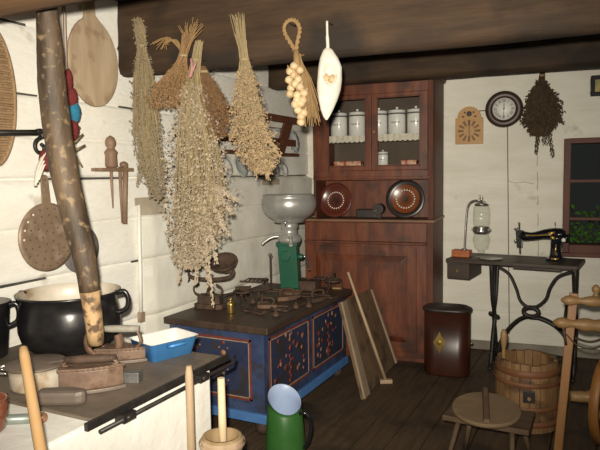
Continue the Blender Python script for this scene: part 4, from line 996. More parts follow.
# niche: two plates and a grinder
def niche_plate(px, py, ro, m1, m2, lb, tilt=.18):
    s_, z_ = atB(px, py, CD - .13); r = ro; T = BK @ M4.Translation((s_, -(CD - .14), zl + .002 + r * cos(tilt) * .99)) @ M4.Rotation(pi / 2 - tilt, 4, 'X')
    p = BK @ V((s_, -(CD - .14), zl)); t = thing('stoneware_plate', lb, 'plate', p, ANG, 'glazed plates in the cabinet niche')
    mb = MB(T); mb.lathe([(0, -.02), (r * .5, -.02), (r * .96, .004), (r, .012), (r * .97, .016), (r * .74, .004)], n=40, cap=False); mb.build('plate_rim', m1, t)
    mb = MB(T); mb.lathe([(r * .76, .005), (r * .5, -.010), (0, -.013)], n=40, cap=False); n_ = 22
    for k in range(n_):
        a = 2 * pi * k / n_; mb.ball((r * .47 * cos(a), r * .47 * sin(a), -.008), (.0075, .0075, .003), 6, m=1); mb.ball((r * .62 * cos(a), r * .62 * sin(a), -.001), (.003, .003, .002), 5, m=2)
    for k in range(n_): a = 2 * pi * k / n_; mb.beam((r * .3 * cos(a), r * .3 * sin(a), -.011), (r * .05 * cos(a), r * .05 * sin(a), -.0125), .004, .002, 3)
    mb.build('plate_well', [m2, m_dot, m_ochre, m_pldk], t)
q = (atB(425, 195, CD)[0] - atB(385, 195, CD)[0]) / 2
niche_plate(335, 195, q * .93, m_plred, m_plred, 'dark red glazed plate with white dots, left in the cabinet niche')
niche_plate(405, 195, q * 1.0, m_pldk, m_plor, 'orange brown glazed plate with black rim, right in the cabinet niche')
s_, z_ = atB(372, 212, CD - .1); p_ = BK @ V((s_, -(CD - .10), zl + .001))
t = thing('coffee_mill', 'dark metal hand mill lying between the two glazed plates', 'mill', p_, ANG); T = MW[t.name]
mb = MB(T); mb.box((-.13, -.04, 0), (.05, .05, .075)); mb.build('mill_box', m_greypan if False else m_tind, t, bevel=.01)
mb = MB(T); mb.tube([(.06, -.05, .075), (.06, .05, .075)], .045, 20); mb.box((.04, -.02, 0), (.08, .02, .05)); mb.build('mill_drum', m_tind, t, bevel=.003)
mb = MB(T); mb.tube([(.06, -.05, .075), (.06, -.07, .075), (.02, -.07, .045)], .006, 6); mb.build('crank', m_greyiron, t)

# ================================================================== LEANING PANEL AND DASHER
BL = at(361, 400, Z=0); BR = at(394, 363, Z=0); TLp = V((-1.655, 0, 0)); TLp = at(338, 303, X=-1.64); TR = at(369, 290, X=-1.64)
TL = TLp
nrm = (BR - BL).cross(TL - BL).normalized()
if nrm.x < 0: nrm = -nrm
t = thing('leaning_panel', 'grey wooden panel leaning against the long side of the chest', 'wooden panel', (BL + BR) / 2)
def quad(a, b, c, d, n_, th): return [a, b, c, d, a + n_ * th, b + n_ * th, c + n_ * th, d + n_ * th]
mb = MB(); mb.hex(quad(BL, BR, TR, TL, nrm, .02)); mb.build('panel_board', m_panelw, t, bevel=.002)
def inter(u_, v_): return (BL.lerp(BR, u_)).lerp(TL.lerp(TR, u_), v_)
for nm_, (u0_, u1_, v0_, v1_) in (('side_batten', (0, .13, 0, 1)), ('side_batten', (.965, 1, 0, 1))):
    mb = MB(); mb.hex(quad(inter(u0_, v0_) + nrm * .02, inter(u1_, v0_) + nrm * .02, inter(u1_, v1_) + nrm * .02, inter(u0_, v1_) + nrm * .02, nrm, .014)); mb.build(nm_, m_paneledge, t, bevel=.002)
mb = MB(); c_ = [inter(.30, .55), inter(.42, .5), inter(.52, .58), inter(.62, .62), inter(.42, .64), inter(.36, .72), inter(.28, .6)]
mb.add([p + nrm * .0215 for p in c_] + [p + nrm * .0195 for p in c_], [tuple(range(7)), tuple(range(7, 14))] + [(i, (i + 1) % 7, 7 + (i + 1) % 7, 7 + i) for i in range(7)]); mb.build('dark_stain', m_tind, t)
b_ = at(386, 381, Z=.015); tp = at(348, 272, X=-1.60)
t = thing('wooden_dasher', 'thin long wooden stick with a small foot block leaning in front of the grey panel', 'stick', (b_.x, b_.y, 0))
mb = MB(); mb.tube([b_, b_.lerp(tp, .5), tp], [.013, .012, .009], 8); mb.build('shaft', m_stick, t)
mb = MB(rotT((b_.x, b_.y, 0), 0, 0, .5)); mb.box((-.045, -.018, 0), (.045, .018, .028)); mb.build('foot_block', m_stick, t, bevel=.003)

# ================================================================== GREEN JUG, CHURN
jc = at(284.5, 400, Z=.36); jc = V((jc.x, jc.y, 0)); t = thing('enamel_jug', 'tall green enamel jug with pale blue inside in front of the chest', 'jug', jc, YAW); T = MW[t.name]
n = 36; Hj = .36
def jring(r, z, tilt=0): # local y away from the viewer; the mouth slopes down towards the viewer
    return [(r * cos(2 * pi * j / n), r * sin(2 * pi * j / n), z + tilt * (sin(2 * pi * j / n) * .85 - cos(2 * pi * j / n) * .35)) for j in range(n)]
def loft3(mb, rs, m=0, cap0=False, cap1=False):
    vs = [p for r_ in rs for p in r_]
    mb.add(vs, [(i * n + j, i * n + (j + 1) % n, (i + 1) * n + (j + 1) % n, (i + 1) * n + j) for i in range(len(rs) - 1) for j in range(n)], m, True)
    if cap0: mb.add(rs[0], [tuple(range(n))], m)
    if cap1: mb.add(rs[-1], [tuple(range(n))], m)
mb = MB(T); loft3(mb, [jring(.103, 0), jring(.108, .012), jring(.106, .10), jring(.100, .20), jring(.090, Hj - .03, .035), jring(.083, Hj, .055), jring(.086, Hj + .004, .057)], cap0=True); mb.build('jug_body', m_greenen, t)
mb = MB(T); loft3(mb, [jring(.086, Hj + .005, .057), jring(.081, Hj + .001, .055), jring(.088, Hj - .04, .035), jring(.096, .20), jring(.10, .02)], cap1=True); mb.build('lining', m_lblue, t)
mb = MB(T); mb.tube(smooth([(.076, -.04, Hj - .06), (.095, -.055, Hj - .045), (.125, -.06, Hj - .07), (.135, -.06, Hj - .13), (.12, -.055, Hj - .20), (.098, -.045, Hj - .24)], 5), .010, 8); mb.build('handle', m_japan, t)
cc = at(222, 435, X=-1.33); H_ = cc.z; t = thing('butter_churn', 'round wooden mortar with a pale stick standing between stove and jug', 'mortar', (cc.x, cc.y, 0), .3); T = MW[t.name]; rr_c = .078
mb = MB(T); mb.lathe([(.088, 0), (.09, .02), (.088, H_ * .6), (.078, H_ - .06), (.080, H_ - .03), (.078, H_), (.066, H_ + .001), (.062, H_ - .05), (.05, H_ - .12), (0, H_ - .13)], n=30); mb.build('mortar_body', m_churn, t)
mb = MB(T); mb.lathe([(.092, H_ - .035), (.094, H_ - .03), (.092, H_ - .022)], n=30, cap=False); mb.lathe([(.081, H_ - .055), (.086, H_ - .045), (.085, H_ - .012), (.080, H_ - .008)], n=30, cap=False); mb.build('hoop', m_stick, t)
tp = at(221, 378, Y=cc.y); bt = V((cc.x + .005, cc.y, H_ - .12)); mb = MB(); mb.tube([bt, bt.lerp(tp, .5), tp], [.017, .016, .0145], 10); mb.build('pounding_stick', mat('fresh_wood', (.60, .45, .28), (.68, .53, .36), 10, rough=.7), None, label='pale wooden pounding stick standing in the round wooden mortar', cat='stick')

# ================================================================== SEWING TABLE
TD0, TD1 = .60, .17
sA, zT = atB(445.5, 258.5, TD0)
fl_ = BK @ V((sA, -TD0, zT)); fr_ = at(577.5, 266.5, Z=zT); sB = sA + (fr_ - fl_).length
TANG = atan2(fr_.y - fl_.y, fr_.x - fl_.x)
TB = M4.Translation((fl_.x, fl_.y, 0)) @ M4.Rotation(TANG, 4, 'Z') @ M4.Translation((-sA, TD0, 0)); TBI = TB.inverted()
def atT(px, py, d):
    o = TBI @ V((0, 0, EYE)); r = TBI.to_3x3() @ ray(px, py); p = o + r * ((-d - o.y) / r.y); return p.x, p.z
t = thing('sewing_table', 'dark sewing machine table on a curved black cast iron treadle stand', 'table', TB @ V(((sA + sB) / 2, -.38, 0)), TANG)
mb = MB(TB); mb.box((sA, -TD0, zT - .028), (sB, -TD1, zT)); mb.build('tabletop', m_sew, t, bevel=.004)
s_a, s_b = atT(447, 270, .57)[0], atT(469, 270, .57)[0]; z_a = atT(460, 279, .57)[1]
mb = MB(TB); mb.box((s_a, -.57, z_a), (s_b, -.22, zT - .029)); dw = mb.build('drawer', m_sew, t, bevel=.003)
mb = MB(TB); mb.tube([((s_a + s_b) / 2, -.57, (z_a + zT - .03) / 2), ((s_a + s_b) / 2, -.585, (z_a + zT - .03) / 2)], .010, 8); mb.build('knob', m_brass, dw)
s_c, s_d = atT(513, 270, .5)[0], atT(561, 270, .5)[0]; mb = MB(TB); mb.box((s_c, -.52, zT - .055), (s_d, -.25, zT - .029)); mb.build('under_tray', m_sew, t)
def sidestand(s):
    mb = MB(TB); zt = zT - .03; s0, s1 = s + .012, s - .012
    mb.tube(smooth([(s0, -.52, zt), (s0, -.47, .55), (s0, -.40, .40), (s0, -.45, .25), (s0, -.52, .02)], 5), .014, 8, flat=1.3)
    mb.tube(smooth([(s1, -.22, zt), (s1, -.27, .55), (s1, -.33, .40), (s1, -.28, .25), (s1, -.22, .02)], 5), .014, 8, flat=1.3)
    mb.tube([(s0, -.55, zt - .005), (s1, -.19, zt - .005)], .012, 8); mb.tube([(s0 + .03, -.42, .40), (s1 - .03, -.32, .40)], .018, 8); mb.tube([(s, -.37, .02), (s, -.37, .40), (s, -.37, zt)], .012, 8); mb.tube([(s0, -.53, .14), (s1, -.21, .14)], .010, 8)
    mb.tube([(s - .01, -.47, zt), (s, -.38, .42)], .010, 6)
    mb.ball((s0, -.52, .018), (.022, .028, .018), 10); mb.ball((s1, -.22, .018), (.022, .028, .018), 10); mb.ball((s, -.37, .016), (.018, .022, .016), 8)
    mb.build('side_stand', m_black, t)
sS0 = atT(494, 310, .37)[0]; sS1 = atT(575, 315, .37)[0]
sidestand(sS0); sidestand(sS1)
# curved cross brace with oval
dB = .22; g = lambda px, py: (atT(px, py, dB)[0], -dB, atT(px, py, dB)[1])
mb = MB(TB)
cxo, _, czo = g(531, 312)
for pts in ([(497, 266), (509, 274), (516, 288), (520, 300), (526, 306), (531, 307)], [(571, 272), (558, 277), (550, 288), (546, 299), (538, 306), (531, 307)],
            [(499, 352), (501, 342), (507, 331), (517, 321), (525, 317), (531, 317)], [(573, 357), (569, 345), (563, 333), (553, 324), (540, 318), (531, 317)]):
    mb.tube(smooth([g(*p) for p in pts], 5), .021, 8, flat=.6)
mb.ring((0, 0, 0), .045, .018, M4(((1, 0, 0, cxo), (0, 0, -1, -dB), (0, 1, 0, czo), (0, 0, 0, 1))), n=24, k=8, sx=1.25, sy=.8)
mb.T = M4.Identity(4)
mb.build('cross_brace', m_black, t)
# fly wheel + treadle
sF = sS1 - .05; mb = MB(); Tf = TB @ M4.Translation((sF, -.36, .42)) @ M4.Rotation(pi / 2, 4, 'Y'); mb.ring((0, 0, 0), .145, .010, Tf, n=36, k=8); mb.T = Tf
for k in range(5): a = 2 * pi * k / 5; mb.tube([(0, 0, 0), (.145 * cos(a), .145 * sin(a), 0)], .006, 6)
mb.tube([(0, 0, -.02), (0, 0, .05)], .014, 10); mb.build('fly_wheel', m_black, t)
mb = MB(TB); mb.box(((sS0 + sS1) / 2 - .17, -.50, .10), ((sS0 + sS1) / 2 + .17, -.26, .115)); mb.tube([(sS0, -.38, .10), (sS1, -.38, .10)], .008, 8)
for k in range(7): mb.box(((sS0 + sS1) / 2 - .16 + .048 * k, -.49, .115), ((sS0 + sS1) / 2 - .15 + .048 * k, -.27, .12))
mb.build('treadle', m_black, t)
# sewing machine
dM = .36; G = lambda px, py: atT(px, py, dM)
sm_, _z = G(555, 262); p_ = TB @ V((sm_, -dM, zT + .001)); t = thing('sewing_machine', 'black hand sewing machine with gold ornaments on the iron legged table', 'sewing machine', p_, TANG)
def g3(px, py, dy=0): s_, z_ = G(px, py); return (s_, -dM + dy, z_)
mb = MB(TB)
zb3 = zT + .002
mb.prism([(sm_ - .055, -dM - .055), (sm_ + .065, -dM - .055), (sm_ + .065, -dM + .055), (sm_ - .055, -dM + .055)], zb3, zb3 + .018)
P_ = [g3(555.5, 259), g3(555.5, 252), g3(556, 245), g3(557, 239), g3(556, 235)]
mb.tube(smooth([(P_[0][0], -dM, zb3 + .015)] + P_[1:], 4), [q_ * 1.12 for q_ in [.046, .042, .038, .036, .035, .034, .034, .034, .036, .037, .038, .039, .04, .04, .038, .035, .03]], 14)
mb.tube(smooth([g3(564, 236), g3(556, 234), g3(545, 234), g3(534, 236), g3(525, 236), g3(521, 234)], 4), [q_ * 1.28 for q_ in [.028, .034, .038, .038, .037, .035, .033, .031, .029, .027, .026, .025, .024, .024, .025, .027, .028, .027, .026, .026, .024]], 14)
a0_ = g3(519.5, 230); a1_ = g3(519.5, 247)
mb.beam(a0_, a1_, .05, .045, upv=(0, 1, 0), w2=.034, h2=.04)
mb.build('machine_body', m_japan, t, bevel=.004)
mb = MB(TB); 
mb.tube([g3(519, 222), g3(519.5, 240), g3(520, 253.5)], .006, 8); mb.ball(g3(519, 223), .009, 8); mb.build('needle_bar', m_chrome, t)
mb = MB(TB); mb.tube([g3(518, 228), g3(514, 229)], .006, 6); mb.build('thread_guide', m_chrome, t)
mb = MB(TB); mb.tube([g3(518, 240, -.02), g3(515, 241, -.03)], .010, 8); mb.build('tension_knob', m_chrome, t)
mb = MB(TB); mb.tube([g3(565, 238), g3(568.5, 238)], .030, 20); mb.build('hand_wheel', m_japan, t)
mb = MB(); q = TB @ V(g3(564.5, 239.5, -.045)); mb.ball(q, (.016, .008, .016), 12); mb.build('winder_disc', m_porc, t)
mb = MB(TB)
mb.tube(smooth([g3(526, 234.5, -.034), g3(534, 235, -.040), g3(545, 234.5, -.048), g3(553, 234, -.051)], 4), [.004] + [.0065] * 11 + [.004], 6, flat=.8)
mb.tube([g3(552, 236, -.051), g3(556, 238.5, -.046)], .011, 8); mb.tube([g3(549, 233, -.047), g3(556, 232, -.046)], .008, 8)
mb.tube([g3(552, 258, -.048), g3(560, 258.5, -.045)], .010, 6); mb.tube([g3(556, 254, -.042), g3(557, 244, -.041)], .006, 6)
mb.build('gold_ornament', m_gold, t)
mb = MB(TB); mb.tube([g3(555, 232), g3(555, 222)], .003, 6); mb.build('spool_pin', m_chrome, t)

# glass vessel
dG = .42; G2 = lambda px, py: atT(px, py, dG)
s_, z_ = G2(481, 255); p_ = TB @ V((s_, -dG, zT + .001))
t = thing('glass_vessel', 'two chambered clear glass vessel with metal collars on the sewing table', 'glass vessel', p_, TANG); T = MW[t.name]
hz = lambda py: G2(481, py)[1] - zT - .001
q = G2(489, 215)[0] - G2(481, 215)[0]
z9 = max(.004, 0)
mb = MB(T); mb.lathe([(q * .75, z9), (q * .8, .01), (q * .4, .02), (q * .4, hz(250))], n=24); mb.lathe([(q * .4, hz(250)), (q * .8, hz(248)), (q * 1.0, hz(242)), (q * 1.05, hz(238)), (q * .85, hz(233)), (q * .8, hz(231))], n=28, cap=False); mb.build('lower_glass', m_vessel, t)
mb = MB(T); mb.lathe([(q * .82, hz(227)), (q * 1.0, hz(224)), (q * 1.05, hz(216)), (q * .98, hz(208)), (q * .8, hz(205))], n=28, cap=False); mb.build('upper_glass', m_vessel, t)
mb = MB(T); mb.lathe([(q * .8, hz(233)), (q * 1.02, hz(232)), (q * 1.02, hz(230)), (q * .85, hz(229)), (q * 1.0, hz(228.5)), (q * 1.0, hz(226.5)), (q * .8, hz(226))], n=24); 
for a in (0, pi / 2, pi, 3 * pi / 2): mb.ball((q * 1.1 * cos(a), q * 1.1 * sin(a), hz(229.5)), .009, 8)
mb.build('collar', m_chrome, t)
mb = MB(T); mb.lathe([(q * .85, hz(205)), (q * .88, hz(204)), (q * .6, hz(203)), (.01, hz(202)), (.008, hz(198)), (.012, hz(197)), (0, hz(196))], n=24); mb.tube([(.025, 0, hz(204)), (.025, 0, hz(201))], .006, 6); mb.build('lid', m_chrome, t)
# pipe with red wooden base
sP, _ = G2(464, 252); p_ = TB @ V((sP, -dG, zT + .001)); t = thing('pipe_stand', 'red wooden block carrying a bent metal pipe beside the glass vessel', 'stand', p_, TANG)
sa_, sb_ = G2(453.5, 255)[0], G2(471, 255)[0]
mb = MB(TB); mb.box((sa_, -dG - .055, zT + .0005), (sb_, -dG + .03, zT + .055)); mb.build('wooden_block', m_redwood, t, bevel=.004)
mb = MB(TB); s9, z9_ = G2(464.5, 247); mb.tube(smooth([(s9, -dG, zT + .055), G3 := (G2(465, 238)[0], -dG, G2(465, 238)[1]), (G2(466.5, 215)[0], -dG, G2(466.5, 215)[1]), (G2(468.5, 205)[0], -dG, G2(468, 205)[1]), (G2(473, 201)[0], -dG, G2(473, 201)[1]), (G2(480, 200.5)[0], -dG, G2(480, 200.5)[1])], 5), .0075, 8)
mb.lathe([(.022, 0), (.02, .008), (.01, .012)], M4.Translation((s9, -dG, zT + .055)), n=14); mb.ball((G2(480, 197)[0], -dG, G2(480, 196.5)[1]), .010, 8); mb.build('bent_pipe', m_chrome, t)
sq, _ = G2(494, 257); p_ = TB @ V((sq, -.50, zT + .001)); mb = MB(M4.Translation(p_)); mb.lathe([(0, 0), (.05, 0), (.085, .008), (.083, .010), (.05, .003), (0, .003)], n=32); mb.build('tin_plate', m_alu, None, base=p_, label='flat thin metal plate lying beside the glass vessel on the sewing table', cat='plate')

# ================================================================== BACK WALL HANGINGS
# carved wooden clock face
sc0, zc0 = atB(455.5, 144.5, .02); sc1, zc1 = atB(483.5, 106, .02); w_ = sc1 - sc0; cx = (sc0 + sc1) / 2
za = atB(469, 118, .02)[1]; T = BW(cx, zc0, .012)
t = thing('carved_wall_clock', 'small arched pale wooden clock on the white wall', 'clock', BK @ V((cx, -.02, zc0)), ANG)
hw = w_ / 2; hb = za - zc0; out = [(-hw, 0), (hw, 0), (hw, hb), (hw * .86, hb)] + [(hw * .86 * cos(pi * k / 14), hb + (zc1 - za) * 1.0 * sin(pi * k / 14)) for k in range(0, 15)] + [(-hw * .86, hb), (-hw, hb)]
o2 = [out[0]]
for p in out[1:]:
    if hypot(p[0] - o2[-1][0], p[1] - o2[-1][1]) > 1e-4: o2.append(p)
mb = MB(T); mb.prism(o2, 0, .03); mb.build('clock_case', m_clockw, t, bevel=.002)
mb = MB(T); Rf = hw * .92; cyf = hb * .5
for k in range(12):
    a = pi / 2 - 2 * pi * k / 12; mb.beam((Rf * .42 * cos(a), cyf + Rf * .42 * sin(a), .031), (Rf * .88 * cos(a), cyf + Rf * .88 * sin(a), .031), .012 if k % 3 else .016, .003, upv=(0, 0, 1), w2=.022)
mb.build('numeral_mark', m_clockn, t)
mb = MB(T); mb.beam((0, cyf - .01, .034), (0, cyf + Rf * .7, .034), .006, .002, upv=(0, 0, 1)); mb.beam((0, cyf, .034), (.004, cyf - Rf * .45, .034), .005, .002, upv=(0, 0, 1)); mb.build('clock_hand', m_ink, t)
mb = MB(T); mb.lathe([(.022, .03), (.022, .034), (0, .035)], M4.Translation((0, hb + (zc1 - za) * .35, 0)), n=20); 
for q in (-1, 1):
    mb.ball((q * .05, hb + .01, .031), (.012, .008, .003), 8); mb.ball((q * .035, hb + .045, .031), (.008, .010, .003), 8)
mb.build('moon_dial', m_ink, t)
# round clock
sc0, zc0 = atB(504, 109, .04); r_ = (atB(523.3, 109, .04)[0] - atB(484.8, 109, .04)[0]) / 2; T = BW(sc0, zc0, .010)
t = thing('round_wall_clock', 'round dark wooden clock with white dial and roman numerals', 'clock', BK @ V((sc0, -.02, zc0)), ANG)
mb = MB(T); mb.lathe([(r_ * .98, 0), (r_, .012), (r_ * .98, .030), (r_ * .90, .042), (r_ * .66, .044), (r_ * .62, .036), (.0, .028)], n=48); mb.build('clock_case', m_clockr, t)
mb = MB(T); rd = r_ * .60; mb.lathe([(rd, .032), (rd, .038), (0, .0385)], n=40); mb.build('dial', m_dial, t)
mb = MB()
for k in range(12):
    a = pi / 2 - 2 * pi * k / 12; TT = T @ M4.Translation((rd * .74 * cos(a), rd * .74 * sin(a), .038)) @ M4.Rotation(a - pi / 2, 4, 'Z'); strokes(mb, TT, NUM[k], rd * .27, .0030, 0)
mb.build('roman_numerals', m_ink, t)
mb = MB(T); mb.beam((0, -.012, .042), (0, rd * .52, .042), .006, .0015, upv=(0, 0, 1)); mb.beam((0, .01, .044), (-.002, -rd * .86, .044), .0045, .0015, upv=(0, 0, 1)); mb.lathe([(.007, .038), (.007, .047), (0, .048)], n=12); mb.build('clock_hand', m_ink, t)
mb = MB(BK); a = atB(485, 110.5, .02); b__ = atB(479, 111, .02); mb.tube([(a[0] + .008, -.02, a[1]), (b__[0], -.02, b__[1])], .004, 6); mb.build('side_pin', m_black, t)
a = atB(507.5, 128, .02); b__ = atB(509.3, 334, .02); mb = MB(BK); mb.tube([(a[0], -.022, a[1] + .01), (b__[0], -.022, b__[1])], .0035, 6); mb.build('clock_cord', m_ink, None, label='thin dark cord hanging down the wall under the round clock', cat='cord')
# framed picture top right
a = atB(590.5, 96.5, .02); b__ = atB(610, 74.5, .02); t = thing('framed_picture', 'small black framed picture at the top right edge of the wall', 'picture', BK @ V((a[0] + .1, -.01, a[1])), ANG)
mb = MB(BK); w__ = .20; hh = b__[1] - a[1]; bb = .030
for lo, hi in (((0, 0), (w__, bb)), ((0, hh - bb), (w__, hh)), ((0, bb), (bb, hh - bb)), ((w__ - bb, bb), (w__, hh - bb))): mb.box((a[0] + lo[0], -.035, a[1] + lo[1]), (a[0] + hi[0], -.010, a[1] + hi[1]))
mb.build('frame', m_frameb, t, bevel=.004); mb = MB(BK); mb.box((a[0] + bb, -.018, a[1] + bb), (a[0] + w__ - bb, -.012, a[1] + hh - bb)); mb.build('picture_sheet', m_pic, t)

# ================================================================== DRIED BUNCHES
def rib(prof, t):
    """interpolated (x, y, halfwidth) along a pixel profile"""
    k = t * (len(prof) - 1); i = min(int(k), len(prof) - 2); f_ = k - i
    return [prof[i][j] * (1 - f_) + prof[i + 1][j] * f_ for j in range(3)]
def bunch(name, label, Y, prof, tie_t, nstem, nleaf, mleaf, mstem, leaf=(.010, .004), dep=.75, group=None, fan=1.0, nail=True, seed=1, top_fan=None, blob=0, tmin=None, wall=None, cat='dried herbs', fuzz=.03, tails=()):
    rng = random.Random(seed); u = lambda a, b: a + (b - a) * rng.random()
    W_ = [(at(x, y, Y=Y) if wall is None else atD(x, y, wall), w * (at(x, y, Y=Y) if wall is None else atD(x, y, wall)).dot(fw) / FPX) for x, y, w in prof]
    def pt(t, a, rr):
        k = t * (len(W_) - 1); i = min(int(k), len(W_) - 2); f_ = k - i
        c = W_[i][0].lerp(W_[i + 1][0], f_); w = W_[i][1] * (1 - f_) + W_[i + 1][1] * f_
        return c + r0 * (cos(a) * w * rr) + V((-sin(YAW), cos(YAW), 0)) * (sin(a) * w * rr * dep)
    base = W_[-1][0]; t = thing(name, label, cat, base, 0, group)
    mb = MB()
    for i in range(nstem):
        a = u(0, 2 * pi); rr = sqrt(u(0, 1)) * .9; te = u(.55, .97); ts = tie_t * u(0, .55)
        pts = []
        for k in range(9):
            tt = ts + (te - ts) * k / 8; pts.append(pt(tt, a + .15 * sin(tt * 7 + i), rr) + V((u(-1, 1), u(-1, 1), 0)) * .0015)
        mb.tube(pts, [.0022] * 5 + [.0018] * 3 + [.001], 3, cap=False)
    mb.build('stems', mstem, t)
    mb = MB(); tm = tie_t + .08 if tmin is None else tmin
    for i in range(nleaf):
        tt = tm + (1 - tm) * rng.random() ** .9; a = u(0, 2 * pi); rr = sqrt(u(.05, 1)) * (1 + u(-fuzz, fuzz * 4))
        p = pt(min(tt, 1), a, rr) + V((u(-1, 1), u(-1, 1), u(-1, 1))) * .006
        d = V((u(-1, 1), u(-1, 1), u(-1.4, .5))).normalized(); s_ = d.orthogonal(); s_.rotate(M4.Rotation(u(0, 6.28), 3, d)); s_.normalize()
        l = leaf[0] * u(.6, 1.5); w = leaf[1] * u(.6, 1.4); cu = d.cross(s_) * w * .5
        mb.add([p, p + d * l * .45 + s_ * w + cu, p + d * l, p + d * l * .45 - s_ * w + cu], [(0, 1, 2), (0, 2, 3)])
    for tx, ty, tw in tails:
        e = at(tx, ty, Y=Y) if wall is None else atD(tx, ty, wall); c0 = W_[len(W_) // 2][0]; tw = tw * e.dot(fw) / FPX
        for i in range(170):
            q = u(.2, 1); p = c0.lerp(e, q) + V((u(-1, 1), u(-.6, .6), u(-1, 1))) * tw * (1.3 - q * .8); d = ((e - c0).normalized() + V((u(-.4, .4), u(-.4, .4), u(-.4, .4)))).normalized(); s_ = d.orthogonal().normalized()
            mb.add([p, p + d * leaf[0] * .5 + s_ * leaf[1] * .6, p + d * leaf[0], p + d * leaf[0] * .5 - s_ * leaf[1] * .6], [(0, 1, 2, 3)])
    for i in range(blob):
        tt = tm + (1 - tm) * rng.random(); a = u(0, 2 * pi); p = pt(tt, a, sqrt(u(.3, 1))); mb.ball(p, (.006, .006, .005), 6)
    mb.build('leaves', mleaf, t)
    c_, w = pt(tie_t, 0, 0), W_[min(int(tie_t * (len(W_) - 1)) + 1, len(W_) - 1)][1]
    k = tie_t * (len(W_) - 1); i = min(int(k), len(W_) - 2); wt = W_[i][1] * (1 - k + i) + W_[i + 1][1] * (k - i)
    mb = MB(); mb.lathe([(wt * .98, -.006), (wt * 1.04, -.003), (wt * 1.04, .003), (wt * .98, .006)], M4.Translation(c_), n=12, cap=False, sy=max(dep, .8)); mb.build('string_tie', m_stem, t)
    if nail:
        b = MB(); b.tube([c_ + V((0, wt * .8, 0)), c_ + V((0, (YB(300 + FPX * (c_ - V((0, 0, EYE))).dot(rt) / (c_ - V((0, 0, EYE))).dot(fw)) - c_.y) + .06, .02))], .003, 6); b.build('nail', m_black, t)
    return t
YB = lambda x: 2.655 + (at(x, 50, Y=2.7).x + 2.5) * .0895       # near face of the beam
G_ = 'dried herb bunches hanging from the beam'
bunch('dried_herb_bunch', 'long narrow grey green herb bunch, leftmost on the beam', YB(143) - .06, [(137, 17, 4), (140, 30, 6.5), (142, 50, 4), (143, 64, 9), (144, 85, 13), (146, 110, 15), (148, 140, 17), (152, 165, 15), (156, 180, 12), (158, 198, 5)], .20, 110, 4300, m_zh1, m_stem, (.012, .0042), group=G_, seed=2, tmin=.02, tails=((150, 196, 3), (158, 200, 4), (162, 188, 3), (138, 184, 4), (140, 165, 4)))
bunch('dried_herb_bunch', 'tan fan shaped grass bunch with loose curled stalks, second on the beam', YB(178) - .13, [(190, 32, 9), (186, 44, 6), (183, 56, 5), (180, 68, 9), (171, 85, 19), (168, 98, 21), (168, 107, 19)], .33, 190, 1500, m_zh2, m_zh2, (.018, .003), group=G_, seed=3, tmin=.45)
bunch('dried_herb_bunch', 'large pale leafy herb bunch reaching down to the scales, longest on the beam', YB(200) - .08, [(200, 40, 5), (196, 58, 5), (193, 80, 8), (192, 100, 14), (194, 122, 21), (197, 148, 27), (199, 176, 31), (200, 202, 33), (197, 226, 29), (195, 242, 24), (191, 257, 17), (190, 267, 9)], .10, 120, 5600, m_zh3, m_stem, (.016, .0065), group=G_, seed=4, tmin=.2, fuzz=.08, tails=((178, 282, 3), (208, 285, 4), (213, 304, 2.5), (217, 262, 4), (232, 212, 4), (236, 200, 4), (228, 235, 4), (196, 284, 3)))
bunch('dried_herb_bunch', 'rust brown herb bunch half hidden between the pale and the sand coloured bunches', YB(212) - .03, [(202, 66, 4), (205, 78, 7), (210, 92, 12), (214, 106, 15), (217, 120, 14), (216, 138, 8)], .1, 70, 1500, m_rusth, m_rusth, (.015, .005), group=G_, seed=5)
bunch('dried_herb_bunch', 'bushy sand coloured herb bunch with bare stalks on top, rightmost on the beam', YB(245) - .07, [(237, 12, 10), (240, 32, 7.5), (243, 50, 4.5), (245, 64, 6), (246, 82, 11), (247, 103, 16), (250, 124, 20), (255, 144, 22), (260, 160, 18), (264, 172, 7)], .30, 60, 3900, m_zh4, m_stem, (.013, .006), group=G_, seed=6, tmin=.36, blob=60, fuzz=.07, tails=((268, 178, 4), (256, 178, 3), (279, 155, 3), (231, 138, 4)))
# loose curled stalks and upright stalks of the second bunch; pink ribbon
fan = [o for o in bpy.data.objects if o.name.startswith('dried_herb_bunch') and 'fan shaped' in o.get('label', '')][0]
mb = MB(); Yf = YB(178) - .13
for k in range(16):
    x1 = 152 + k * 1.2 + U(-2, 2); mb.tube(smooth([at(184 + U(-2, 2), 56, Y=Yf), at(176 + U(-2, 2), 44 - k * .3, Y=Yf), at(166 + U(-2, 2), 37 + k * .5, Y=Yf - .01), at(x1, 44 + U(-2, 6), Y=Yf - .02)], 4), .0022, 4, cap=False)
for k in range(26):
    e_ = at(U(190, 205), U(16, 26) if k % 2 else U(24, 32), Y=Yf + U(-.02, .02)) if k % 3 else at(U(178, 190), U(22, 30), Y=Yf)
    mb.tube([at(184 + U(-2, 2), 56, Y=Yf), at(188 + U(-3, 3), 42, Y=Yf), e_], .0022, 4, cap=False)
mb.build('loose_stalks', m_straw, fan)
mb = MB(); mb.tube(smooth([at(191, 58, Y=Yf - .02), at(192, 68, Y=Yf - .03), at(190, 78, Y=Yf - .03), at(196, 62, Y=Yf - .02)], 4), .006, 6, flat=.4); mb.build('pink_ribbon', m_pink, fan)
# dark bunch on the back wall
bunch('dried_herb_bunch', 'dark brown dried herb bunch hanging on the back wall by the window', 0, [(543, 67, 2.5), (542, 76, 3), (541, 84, 4), (541, 90, 9), (543, 97, 14), (543, 107, 18), (542, 117, 19), (541, 126, 14), (540, 134, 8)],   .12, 260, 6500, m_darkh, m_darkh, (.024, .007), wall=.15, tails=((536, 152, 2.5), (553, 157, 2.5), (562, 122, 3), (523, 122, 3), (545, 143, 4)), seed=9, dep=.5, nail=False, fuzz=.05)

